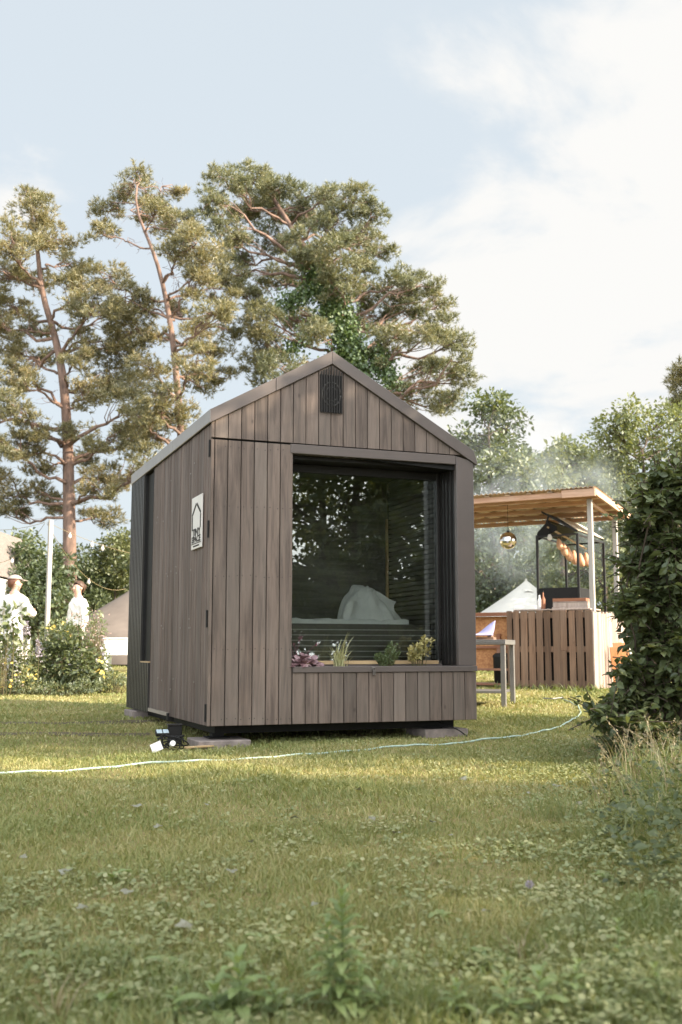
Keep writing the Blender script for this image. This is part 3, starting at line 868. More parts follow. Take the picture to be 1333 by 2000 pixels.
    # striped sedge
    t = empty('striped_sedge', cab(1.19, 0.12, zs), CT, 'arching striped grass with pale yellow green blades in the planter', 'plant')
    g = Geo()
    for k in range(70):
        ph = r.uniform(0, 2 * np.pi); L_ = r.uniform(.12, .27) if k > 8 else r.uniform(.28, .40); sp = r.uniform(.25, 1.0) if k > 8 else r.uniform(.35, .6)
        s = np.linspace(0, 1, 7); b0 = r.normal(0, .02, 2)
        hx = sp * L_ * s ** 1.6 * .8; z = L_ * (s - .45 * sp * s ** 2.4)
        P = np.stack([b0[0] + hx * np.cos(ph), b0[1] + hx * np.sin(ph) * .6, z], -1); w = .0042 * (1 - s ** 3) + .0008
        side = np.array([-np.sin(ph), np.cos(ph), 0])
        V = np.concatenate([P + side * w[:, None], P - side * w[:, None]])
        Fq = [(i, i + 1, 8 + i, 7 + i) for i in range(6)]; g.add(V, Fq)
    g.build('blades', MAT['sedge'], t)
    # small evergreen
    t = empty('small_evergreen', cab(1.63, 0.13, zs), CT, 'small dense dark green bush between the striped grass and the yellow bush in the planter', 'plant')
    g = Geo(); gs = Geo()
    for k in range(46):
        x0 = r.uniform(-.08, .08); y0_ = r.uniform(-.05, .05); hh = (.13 + .10 * math.exp(-((x0 - .045) / .035) ** 2)) * r.uniform(.7, 1.05)
        tip = np.array([x0 * 1.35, y0_ * 1.3, hh]); b0 = np.array([x0 * .5, y0_ * .5, 0])
        gs.tube([b0, tip], [.003, .001], 4)
        m = 60; q = r.uniform(.15, 1, m)[:, None]; C = b0 * (1 - q) + tip * q
        leaves(g, C, rand_dirs(m, r) + (0, 0, .9), rand_dirs(m, r), r.uniform(.012, .022, m), LEAF_QUAD, wid=.8)
    g.build('foliage', MAT['conifer'], t); gs.build('stems', MAT['stem'], t)
    # golden variegated bush
    t = empty('golden_bush', cab(1.94, 0.13, zs), CT, 'yellow variegated bush at the right end of the planter, tallest of its plants', 'plant')
    g = Geo(); gs = Geo()
    for k in range(17):
        tip = np.array([r.uniform(-.12, .13), r.uniform(-.06, .06), 0]); tip[2] = .15 + .16 * np.clip((tip[0] + .1) / .2, 0, 1) * r.uniform(.6, 1.05)
        b0 = np.array([tip[0] * .5, tip[1] * .4, 0]); gs.tube([b0, (b0 + tip) / 2 + (0, 0, .02), tip], [.003, .0025, .0015], 4)
        m = 26; q = r.uniform(.4, 1.02, m)[:, None]; C = b0 * (1 - q) + tip * q + r.normal(0, .008, (m, 3))
        leaves(g, C, rand_dirs(m, r) + (0, 0, .5), rand_dirs(m, r) + (0, -.3, .6), r.uniform(.025, .042, m), LEAF_FOLD)
    g.build('foliage', MAT['gold'], t); gs.build('stems', MAT['stem'], t)


build_cabin()

# ------------------------------------------------------------------ slabs under the feet
def build_slabs():
    labs = ['pinkish paving slab under the front left foot of the cabin', 'paving slab under the front right foot of the cabin, beside a black cable', 'thin slab under the rear left corner of the cabin, in the grass']
    for (x, y, w, d, lab) in ((0.16, 0.24, .44, .44, labs[0]), (W - 0.26, 0.28, .42, .42, labs[1]), (0.16, LEN - 0.36, .44, .42, labs[2])):
        p = Vector((CX, CY, 0)) + cu * x + cv * y
        z = float(gz(p.x, p.y))
        g = Geo(); g.box(-w / 2, w / 2, -d / 2, d / 2, -0.05, 0.066)
        o = g.build('paving_slab', MAT['slab'], bevel=0.008); o.location = (p.x, p.y, z); o.rotation_euler = (0, 0, CT + random.uniform(-.06, .06))
        tag(o, lab, 'slab', 'slabs carrying the cabin')


build_slabs()

# ------------------------------------------------------------------ bar under the canopy
BX, BY = 3.93, 16.9
BT = math.atan2(-0.484, 0.875)
be1 = Vector((math.cos(BT), math.sin(BT), 0)); be2 = Vector((-math.sin(BT), math.cos(BT), 0))
BZ = float(gz(BX, BY))


def barp(x, y, z):
    """point in the bar's own axes (z above the ground at its corner)"""
    return Vector((BX, BY, BZ)) + be1 * x + be2 * y + Vector((0, 0, z))


def build_bar():
    t = empty('pallet_bar', (BX, BY, BZ), BT, 'bar counter clad in upright brown pallet boards with pale battens on its sunlit side', 'bar counter')
    r = random.Random(5)
    g = Geo(); x = -1.27
    widths = [0.10, 0.115, 0.11, 0.105, 0.10, 0.12, 0.105, 0.10, 0.11, 0.115]
    xs = np.linspace(-1.30, -0.115, 10)
    for k, (x, w) in enumerate(zip(xs, widths)):
        x = x + r.uniform(-.008, .008); top = 1.255 + r.uniform(-.012, .008)
        tilt = r.uniform(-.008, .008)
        if k == 6:
            g.prism([(x, 0.62), (x + w, 0.62), (x + w + tilt, top), (x + tilt, top)], -0.022 + r.uniform(0, .006), 0.0)
            g.prism([(x - .012, 0.02), (x + w - .01, 0.02), (x + w - .01, .615), (x - .012, .615)], -0.022, 0.0)
        else:
            g.prism([(x, 0.02 + r.uniform(0, .03)), (x + w, 0.02 + r.uniform(0, .03)), (x + w + tilt, top), (x + tilt, top)], -0.022 + r.uniform(0, .006), 0.0)
    g.prism([(-1.40, 0.0), (-1.315, 0.0), (-1.32, 1.26), (-1.405, 1.262)], -0.02, 0.02)
    g.build('front_boards', MAT['pallet'], t, bevel=0.004)
    g = Geo()
    for z in (0.06, 0.60, 1.14):
        g.box(-1.38, -0.01, 0.002, 0.09, z, z + 0.09)
        g.box(-0.04, -0.002, 0.10, 2.1, z, z + 0.09)
    g.build('rails', MAT['pallet'], t)
    g = Geo(); g.box(-1.38, -0.05, 0.12, 0.14, 0.0, 1.2); g.build('backing', MAT['black'], t)
    g = Geo(); y = -0.02
    while y < 2.05:
        w = r.choice((0.045, 0.055, 0.075)); g.box(0.002, 0.022 + r.uniform(0, .006), y, y + w, 0.01 + r.uniform(0, .03), 1.24 + r.uniform(-.03, .015)); y += w + r.uniform(.006, .014)
    g.build('side_battens', MAT['pallet2'], t, bevel=0.003)
    g = Geo(); g.box(-1.30, -0.03, 0.02, 0.62, 1.262, 1.285); g.build('counter_top', MAT['pallet2'], t, bevel=0.004)
    g = Geo(); g.box(-2.9, -1.41, 0.40, 0.418, 0.30, 1.19); g.build('chipboard_panel', MAT['osb'], t)
    g = Geo(); g.box(-2.9, -1.41, 0.30, 0.42, 1.195, 1.255); g.box(-2.9, -1.42, 0.36, 0.40, .66, .70); g.box(-2.9, -1.42, 0.04, 0.10, 0.30, 0.335); g.box(-1.72, -1.66, 0.34, 0.39, 0.336, 0.9)
    g.build('dark_rails', MAT['darkbeam'], t)
    g = Geo(); g.box(-2.9, -1.42, 0.12, 0.62, 0.06, 0.09); g.build('low_shelf', MAT['darkbeam'], t)
    b = empty('black_bin', barp(-1.62, 0.28, 0.091), BT, 'black upright bin standing in the dark recess behind the steel table', 'bin')
    g = Geo(); g.lathe([(0.10, 0), (0.12, 0.02), (0.135, 0.42)], 20); g.build('body', MAT['black'], b, smooth=True)
    g = Geo(); g.lathe([(0.142, 0.42), (0.142, 0.45), (0.1, 0.49), (0.0, 0.50)], 20); g.build('lid', MAT['black'], b, smooth=True)
    # orange planks stacked against the sunny side
    labs = 'short orange stained plank standing by the sunlit side of the bar behind the big shrub'
    for k in range(4):
        g = Geo(); g.box(-0.07, 0.07, -0.014, 0.014, 0, 0.68 + 0.07 * (k % 2))
        o = g.build('orange_plank', MAT['orange'], bevel=0.003)
        p = barp(0.22 + 0.02 * k, 0.62 + 0.16 * k, 0); o.location = (p.x, p.y, float(gz(p.x, p.y)))
        o.rotation_euler = (R(-3 - k), R(-4), BT + R(24) + R(3 * k))
        tag(o, labs, 'plank', 'orange planks beside the bar')


def build_canopy():
    t = empty('wooden_canopy', (BX, BY, BZ), BT, 'open wooden canopy on pale posts with a sloping batten roof above the pallet bar', 'canopy')
    zr = lambda y: 3.045 - 0.08 * y
    for (x, y) in ((-0.03, 0.16), (-0.03, 1.66), (-3.3, 0.16), (-3.3, 1.66)):
        zb = float(gz(*barp(x, y, 0).xy)) - BZ
        g = Geo(); g.box(x - 0.038, x + 0.038, y - 0.038, y + 0.038, zb, zr(y) - 0.002); g.build('post', MAT['post'], t, bevel=0.004)
    g = Geo()
    for y in (-0.06, 0.16, 0.62, 1.10, 1.58, 2.04):
        g.box(-3.5, 0.10, y - 0.022, y + 0.022, zr(y) + (0.015 if y > 0.2 else .0), zr(y) + 0.085)
    g.build('purlins', MAT['lath'], t, bevel=0.003)
    g = Geo(); g.box(-0.40, 0.14, -0.125, -0.085, zr(0) - 0.01, zr(0) + 0.115)
    g.beam((0.125, -0.08, zr(-0.08) + 0.06), (0.125, 2.08, zr(2.08) + 0.06), 0.04, 0.10)
    g.beam((-0.06, 0.20, zr(.2) - 0.03), (-0.06, 1.62, zr(1.62) - 0.03), 0.04, 0.05)
    g.build('edge_boards', MAT['lath'], t, bevel=0.003)
    g = Geo()
    x = -3.48
    while x < 0.08:
        w = 0.09
        g.beam((x, -0.10, zr(-0.10) + 0.097), (x, 2.10, zr(2.10) + 0.097), w, 0.018); x += 0.36
    g.build('roof_boards', MAT['lath2'], t)
    g = Geo(); nx = 260
    xs = np.linspace(-3.6, 0.15, nx); zz = 0.010 * np.cos(xs * 2 * np.pi / 0.076)
    V = np.concatenate([np.stack([xs, np.full(nx, y), zr(y) + 0.122 + zz + dz], -1) for y in (-0.16, 2.16) for dz in (0, .004)])
    j = np.arange(nx - 1)
    q = lambda a, b: np.stack([a * nx + j, a * nx + j + 1, b * nx + j + 1, b * nx + j], -1)
    g.add(V, np.concatenate([q(0, 2), q(1, 3), q(0, 1), q(2, 3)]))
    g.build('roof_sheet', MAT['tin'], t)
    # mirror ball on its cord
    p = at(993, 1056, 18.0)
    b = empty('mirror_ball', p, 0, 'mirror ball hanging on a thin cord below the wooden canopy', 'mirror ball')
    g = Geo(); nu, nv = 26, 14
    prof = [(0.146 * math.sin(a), -0.146 * math.cos(a)) for a in np.linspace(0.02, math.pi - 0.02, nv)]
    g.lathe(prof, nu); g.build('ball', MAT['mirror'], b)
    top = zr(0.41) + BZ + 0.06 - p.z
    g = Geo(); g.tube([(0, 0, 0.14), (0, 0, top)], 0.004, 5); g.lathe([(0.0, .175), (0.02, .17), (0.022, .145), (0.02, 0.14)], 10); g.build('cord', MAT['black'], b)


def build_grill():
    t = empty('grill_shelter', barp(-0.8, 1.5, 0), BT, 'black framed open grill with a raised sloping lid standing behind the pallet bar', 'grill')
    O = Vector((-0.8, 1.5, 0))
    def P(x, y, z): return (x - O.x, y - O.y, z - BZ)
    g = Geo()
    x0, x1, ya, yb, zt = -1.15, -0.45, 0.85, 2.45, 2.73
    for x in (x0, x1):
        for y in (ya, yb):
            g.beam(P(x, y, BZ), P(x, y, zt), 0.04, 0.04)
    for y in (ya, yb):
        g.beam(P(x0 + .02, y, zt - .03), P(x1 - .02, y, zt - .01), 0.03, 0.03)
    for x in (x0, x1): g.beam(P(x, ya + .02, zt - .02), P(x, yb - .02, zt - .02), 0.03, 0.03)
    g.build('frame', MAT['frame'], t, bevel=0.003)
    g = Geo(); g.box(*sum(([P(x0 + .02, 0, 0)[0], P(x1 - .02, 0, 0)[0]], [P(0, ya - .01, 0)[1], P(0, ya + .7, 0)[1]], [P(0, 0, BZ + .9)[2], P(0, 0, 1.83)[2]]), []))
    g.build('firebox', MAT['black'], t, bevel=0.006)
    g = Geo()
    Z1 = zt + .03
    g.beam(P(x1, ya, Z1), P(-1.06, ya, 3.13), 0.03, 0.03); g.beam(P(x1, yb, Z1), P(-1.06, yb, 3.13), 0.03, 0.03)
    g.beam(P(x1 + .09 - .25, ya + .25, Z1 + .12), P(-1.0, ya + .25, 3.09), 0.025, 0.025)
    for f in (0.1, .3, .5, .7, .9):
        xx = x1 + (-1.06 - x1) * f; z = Z1 + (3.13 - Z1) * f
        g.beam(P(xx, ya + .015, z), P(xx, yb - .015, z), 0.02, 0.02)
    g.beam(P(-0.98, ya, 2.93), P(-0.94, ya, 3.04), 0.025, 0.025)
    lid = g.build('lid_frame', MAT['frame'], t)
    g = Geo()
    nrm = Vector((3.13 - Z1, 0, 0.61)).normalized() * 0.02
    a, b, c, d = [Vector(P(*q)) + nrm for q in ((x1, ya, Z1), (x1, yb, Z1), (-0.86, yb, Z1 + .27), (-0.86, ya + .2, Z1 + .27))]
    n2 = nrm * 0.5
    V = [a, b, c, d, a + n2, b + n2, c + n2, d + n2]
    g.add([tuple(v) for v in V], [(0, 1, 2, 3), (7, 6, 5, 4), (0, 4, 5, 1), (1, 5, 6, 2), (2, 6, 7, 3), (3, 7, 4, 0)])
    g.build('lid_sheet', MAT['tinfoil'], lid)
    g = Geo(); g.prism([(x0 - O.x, zt - BZ - .1), (x0 - O.x, zt - BZ + .03), (-0.95 - O.x, 2.96 - BZ), (-0.80 - O.x, 2.86 - BZ), (-0.80 - O.x, 2.80 - BZ)][0:5], ya - O.y + .002, ya - O.y + .02)
    g.prism([(x0 - O.x, zt - BZ + .03), (-0.95 - O.x, 2.96 - BZ), (-0.95 - O.x, 2.98 - BZ), (x0 - O.x, zt - BZ + .05)], ya - O.y + .022, yb - O.y)
    g.build('hood', MAT['black'], t)
    g = Geo()
    for dx in (-.02, .12):
        g.tube([P(-.92 + dx, ya - .05, 2.84 - dx * .6), P(-.80 + dx, yb - .3, 2.66 - dx * .6)], 0.016, 8)
    g.build('hanging_poles', MAT['rawwood'], t)
    # hams
    pos = [(1093, 1063, 18.35, .8), (1102, 1073, 18.5, .95), (1111, 1082, 18.65, 1.0), (1122, 1089, 18.8, 1.05), (1135, 1094, 18.95, .95), (1146, 1093, 19.1, 1.0)]
    wh = ['nearest and highest of the hanging hams, dark brown', 'second ham from the near end of the row under the lid', 'third ham from the near end of the row under the lid', 'fourth ham from the near end of the row, lowest of the pale ones', 'ham hanging just behind the right black post of the grill', 'farthest pale ham of the row, right of the black post']
    for (px, py, Y, s), lab in zip(pos, wh):
        p = at(px, py, Y)
        h = empty('hanging_ham', p, 0, lab, 'ham', 'hams hanging in the grill')
        g = Geo()
        prof = [(0.0, -.125), (.035, -.118), (.06, -.085), (.068, -.03), (.058, .03), (.038, .085), (.02, .118), (.0, .125)]
        g.lathe([(a * s, b * s) for a, b in prof], 14)
        V = g.v[0]; V[:, 0] += 0.10 * (V[:, 2] ** 2) * 4; V[:, 0] -= V[:, 2] * 0.15
        g.build('meat', MAT['meat'], h, smooth=True)
        g = Geo(); g.tube([(-.03, 0, .11 * s), (-.035, 0, .24)], .003, 5); g.build('string', MAT['straw'], h)
    p = at(1074, 1047, 18.05)
    b = empty('hanging_bulb', p, 0, 'white light bulb hanging under the black peak of the grill', 'bulb')
    g = Geo(); g.lathe([(0, -.075), (.03, -.065), (.042, -.035), (.034, 0), (.02, .03)], 14); g.build('bulb', MAT['bulb'], b, smooth=True)
    g = Geo(); g.lathe([(.022, .028), (.022, .075), (.006, .085), (.004, .15)], 10); g.build('socket', MAT['black'], b)
    # boards and bottles on the counter
    top = 1.285
    for k, (x, w, d, h, lab) in enumerate(((-0.40, .58, .30, .032, 'lowest pale board stacked on the bar counter'), (-0.40, .56, .28, .085, 'grey wooden crate in the middle of the stack on the bar counter'), (-0.42, .54, .25, .05, 'dark brown board on top of the stack on the bar counter'))):
        g = Geo()
        if k == 1:
            for i in range(2): g.box(-w / 2, w / 2, -d / 2 + i * (d - .02), -d / 2 + .02 + i * (d - .02), 0, h - .02)
            for i in range(2): g.box(-w / 2 + i * (w - .02), -w / 2 + .02 + i * (w - .02), -d / 2 + .021, d / 2 - .021, 0, h - .02)
            g.box(-w / 2, w / 2, -d / 2, d / 2, h - .019, h)
        else:
            for i in range(3): g.box(-w / 2, w / 2, -d / 2 + i * d / 3, -d / 2 + (i + 1) * d / 3 - .006, 0, h)
        o = g.build('wooden_board' if k != 1 else 'wooden_crate', MAT['pallet2' if k < 2 else 'darkbeam'], bevel=.003)
        o.location = barp(x, .30, top); o.rotation_euler = (0, 0, BT + (k - 1) * .05); top += h + .001
        tag(o, lab, 'board' if k != 1 else 'crate')
    for (x, y, h, mt, lab) in ((-.86, .22, .30, 'darkbeam', 'tall red brown bottle on the bar counter beside the stacked boards'), (-.95, .30, .26, 'bulb', 'white bottle on the bar counter in front of the black firebox')):
        b = empty('bottle', barp(x, y, 1.285), 0, lab, 'bottle')
        g = Geo(); g.lathe([(0, 0), (.034, .002), (.036, .02), (.036, h * .55), (.014, h * .72), (.013, h * .92)], 14); g.build('body', MAT[mt], b, smooth=True)
        g = Geo(); g.lathe([(.015, h * .92), (.015, h), (0, h)], 12); g.build('stopper', MAT['black'], b)


def build_table():
    p = on_ground(989, 1382)
    rz = math.atan2(-.32, .95)
    t = empty('steel_table', p, rz, 'stainless steel work table with a low shelf, half hidden by the cabin', 'table')
    H = 0.83
    for x in (-0.03, -1.5):
        for y in (0.03, 0.68):
            q = p + Vector((math.cos(rz) * x - math.sin(rz) * y, math.sin(rz) * x + math.cos(rz) * y, 0))
            zb = float(gz(q.x, q.y)) - p.z
            g = Geo(); g.box(x - .03, x + .03, y - .03, y + .03, zb, H - .062); g.build('leg', MAT['steel'], t, bevel=.004)
    g = Geo(); g.box(-1.55, 0.01, -0.01, 0.72, H - .02, H); g.box(-1.55, 0.01, -0.012, 0.008, H - .06, H - .0205); g.box(-1.55, .01, .70, .722, H - .06, H - .0205); g.box(-.012, .012, .009, .699, H - .06, H - .0205)
    g.build('table_top', MAT['steel'], t, bevel=.003)
    g = Geo(); g.box(-1.469, -.061, .0, .71, .17, .20); g.build('shelf', MAT['steel'], t, bevel=.003)
    # board with a lavender cloth
    q = p + Vector((math.cos(rz) * -.33 - math.sin(rz) * .42, math.sin(rz) * -.33 + math.cos(rz) * .42, H))
    g = Geo()
    for k in range(4): g.box(-.40, .13, -.16 + k * .08, -.16 + k * .08 + .07, .001, .035 )
    g.box(-.38, -.33, -.16, .15, .036, .06); g.box(.05, .10, -.16, .15, .036, .06)
    o = g.build('slatted_board', MAT['pallet'], bevel=.003); o.location = q; o.rotation_euler = (0, 0, rz + .08)
    tag(o, 'slatted wooden board lying on the steel table under the lavender cloth', 'board')
    g = Geo(); nx, ny = 26, 14
    X, Y = np.meshgrid(np.linspace(-.40, .12, nx), np.linspace(-.20, .16, ny))
    Z = .09 + .015 * np.sin(X * 17 + Y * 5) + .16 * np.clip((X + .15) / .27, 0, 1) ** 1.3 * np.clip((Y + .05) / .2, 0, 1) - .12 * np.clip((-Y - .12) / .08, 0, 1)
    Z = np.maximum(Z, .064)
    V = np.stack([X, Y, Z], -1).reshape(-1, 3); i = np.arange(ny - 1)[:, None] * nx; j = np.arange(nx - 1)[None]
    g.add(V, np.stack([i + j, i + j + 1, i + nx + j + 1, i + nx + j], -1).reshape(-1, 4))
    o = g.build('lavender_cloth', MAT['lav'], smooth=True); o.location = q; o.rotation_euler = (0, 0, rz + .08)
    m = o.modifiers.new('thick', 'SOLIDIFY'); m.thickness = .006
    tag(o, 'lavender cloth with a raised corner on the slatted board by the chipboard panel', 'cloth')


MAT['clear'] = glass_mat('clear glass', (0.95, 0.98, 0.97), 1.1)
build_bar(); build_canopy(); build_grill(); build_table()


# ------------------------------------------------------------------ tents, hut, post and lights, white table
def tent(name, px_apex, py_apex, Y, rad, wall, mat, lab, vent=True, seed=1):
    a = at(px_apex, py_apex, Y); zg = float(gz(a.x, a.y)); H = a.z - zg
    t = empty(name, (a.x, a.y, zg), .3, lab, 'tent')
    prof = [(rad * 1.0, 0.0), (rad, wall)]
    for f in np.linspace(.08, .97, 12): prof.append((rad * (1 - f) ** 1.12, wall + (H - wall) * f))
    prof.append((0.001, H))
    g = Geo(); g.lathe(prof, 40, wob=lambda z, th: 1 - .03 * np.cos(8 * th) * np.clip((z - wall * .5) / H, 0, 1) * (1 - z / H))
    g.build('canvas', mat, t, smooth=True)
    g = Geo(); g.tube([(0, 0, H - .2), (0, 0, H + .02)], .03, 8); g.build('pole_cap', mat, t)
    if vent:
        g = Geo(); zz = H - .38; rr = .40
        V = [];
        for th in np.linspace(-.5, .5, 7): V.append((rr * math.sin(th + .0) * .8, -rr * math.cos(th) - .06, zz + .07 * math.cos(th * 3)))
        for th in np.linspace(-.5, .5, 7): V.append((rr * math.sin(th) * .75, -rr * math.cos(th) + .05, zz + .13))
        g.add(V, [(i, i + 1, 8 + i, 7 + i) for i in range(6)]); v = g.build('vent_flap', mat, t, smooth=True)
        v.rotation_euler = (0, 0, -.35)
        g = Geo(); g.tube([(-.07, -.36, zz + .02), (0, -.38, zz + .055), (.07, -.36, zz + .02)], .02, 6); o = g.build('vent_hole', MAT['black'], t); o.rotation_euler = (0, 0, -.35)
    return t


tent('bell_tent', 1028, 1132, 27, 2.5, 0.55, MAT['canvas'], 'off white bell tent with a peaked top behind the pallet bar')
tent('brown_tent', 318, 1108, 31, 3.1, 0.75, MAT['canvas2'], 'brown grey canvas tent partly hidden behind the left side of the cabin', vent=False)


def build_left():
    # white trestle table
    p = at(272, 1246, 24.5); zg = float(gz(p.x, p.y)); H = p.z - zg
    t = empty('white_table', (p.x, p.y, zg), .06, 'white table with straight legs in front of the brown tent', 'table')
    g = Geo(); g.box(-.76, .8, -.35, .35, H - .03, H); g.build('table_top', MAT['white'], t, bevel=.004)
    g = Geo(); g.box(-.73, .77, -.33, -.31, H - .38, H - .031); g.box(-.73, .77, .31, .33, H - .38, H - .031); g.box(-.73, -.71, -.309, .309, H - .38, H - .031); g.build('apron', MAT['white'], t)
    for x in (-.68, .72):
        for y in (-.27, .27):
            g = Geo(); g.box(x - .035, x + .035, y - .035, y + .035, 0, H - .381); g.build('leg', MAT['white'], t)
    # hut at the left edge
    p = at(0, 1128, 27); zg = float(gz(p.x, p.y)); H = p.z - zg
    t = empty('hut', (p.x, p.y, zg), 0, 'grey shingled hut with a white wall at the left edge', 'hut')
    g = Geo(); g.box(-3.0, .12, -.5, 2.5, 0, H - .04); g.build('wall', MAT['white'], t)
    g = Geo(); g.box(-3.1, .16, -.56, -.505, H - .22, H - .02); g.build('fascia', MAT['white'], t, bevel=.004)
    g = Geo(); g.prism([(-3.2, H), (.20, H), (.16, H + .1), (-.30, H + 1.25), (-2.6, H + 1.25)], -.62, 2.7)
    for k in range(12):
        z0 = H + .05 + k * .1; xr = .19 - .46 * (z0 - H - .05) / 1.15
        g.box(-3.0 + .4 * k / 12, xr + .012, -.635, -.622, z0, z0 + .085)
    g.build('roof', MAT['shingle'], t)
    # post with string lights
    Y = 16.9
    b = at(90, 1300, Y); top = at(90, 1016, Y); zg = float(gz(b.x, b.y))
    pt = empty('wooden_post', (b.x, b.y, zg), R(38), 'square pale grey post rising from the flower bed, carrying string lights', 'post')
    H = top.z - zg
    g = Geo(); g.box(-.031, .031, -.031, .031, -.05, H); g.build('shaft', MAT['post'], pt, bevel=.003)
    g = Geo(); g.tube([(-.05, 0, H - .06), (.05, 0, H - .06)], .006, 6); g.build('hook', MAT['steel'], pt)
    sl = empty('string_lights', top, 0, 'string of white bulbs running from the top of the pale post', 'string lights')
    def loc(px, py, y): return at(px, py, y) - top
    wire = Geo(); bulbs = []
    def span(p, q, sag, n=24):
        p, q = Vector(p), Vector(q)
        pts = [p.lerp(q, k / n) - Vector((0, 0, sag * 4 * (k / n) * (1 - k / n))) for k in range(n + 1)]
        wire.tube(pts, .004, 5); return pts
    s1 = span(loc(93, 1020, Y), loc(262, 1082, Y + 1.2), .05)
    s2 = span(loc(88, 1020, Y), loc(-60, 1030, Y + .6), .08)
    s3 = span(loc(92, 1022, Y), loc(246, 1150, 20), .35)
    s4 = span(loc(88, 1022, Y), loc(-40, 1090, 19), .3)
    wire.build('cable', MAT['straw'], sl)
    for p in [s1[6], s1[12], s1[15], s3[12], s4[11]]:
        g = Geo(); g.lathe([(0, -.09), (.018, -.082), (.028, -.055), (.021, -.03), (.012, -.012)], 12); o = g.build('bulb', MAT['bulb'], sl, smooth=True); o.location = p
        k = Geo(); k.lathe([(.016, -.014), (.016, .012), (0, .014)], 8); k.build('socket', MAT['cap'], o)


build_left()


# ------------------------------------------------------------------ people
def skin_mesh(name, nodes, edges, root, level=2, voxel=0):
    """nodes: list of (co, radius)"""
    me = bpy.data.meshes.new(name)
    me.from_pydata([tuple(n[0]) for n in nodes], edges, [])
    o = bpy.data.objects.new(name, me); COL.objects.link(o)
    o.modifiers.new('skin', 'SKIN')
    sv = me.skin_vertices[0].data
    for i, n in enumerate(nodes):
        r_ = n[1]; sv[i].radius = (r_, r_) if not isinstance(r_, tuple) else r_
        sv[i].use_root = i == root
    ss = o.modifiers.new('sub', 'SUBSURF'); ss.levels = level; ss.render_levels = level
    if voxel:
        rm = o.modifiers.new('remesh', 'REMESH'); rm.mode = 'VOXEL'; rm.voxel_size = voxel
        sm = o.modifiers.new('smooth', 'SMOOTH'); sm.factor = .6; sm.iterations = 5
    bpy.context.view_layer.update()
    dg = bpy.context.evaluated_depsgraph_get()
    m2 = bpy.data.meshes.new_from_object(o.evaluated_get(dg))
    bpy.data.objects.remove(o); bpy.data.meshes.remove(me)
    for p in m2.polygons: p.use_smooth = True
    m2.name = name
    return m2


def interp_path(pts, n):
    pts = np.asarray([tuple(p) for p in pts], float)
    d = np.concatenate([[0], np.cumsum(np.linalg.norm(np.diff(pts, axis=0), axis=1))])
    s = np.linspace(0, d[-1], n)
    out = np.stack([np.interp(s, d, pts[:, i]) for i in range(3)], -1)
    for _ in range(2): out[1:-1] = .25 * out[:-2] + .5 * out[1:-1] + .25 * out[2:]
    return out


def union_mesh(name, g, mat, voxel):
    o = g.build(name, mat)
    rm = o.modifiers.new('remesh', 'REMESH'); rm.mode = 'VOXEL'; rm.voxel_size = voxel
    sm = o.modifiers.new('smooth', 'SMOOTH'); sm.factor = .6; sm.iterations = 6
    bpy.context.view_layer.update()
    me = bpy.data.meshes.new_from_object(o.evaluated_get(bpy.context.evaluated_depsgraph_get()))
    old = o.data; bpy.data.objects.remove(o); bpy.data.meshes.remove(old)
    me.name = name; me.materials.clear(); me.materials.append(mat)
    for p in me.polygons: p.use_smooth = True
    return me


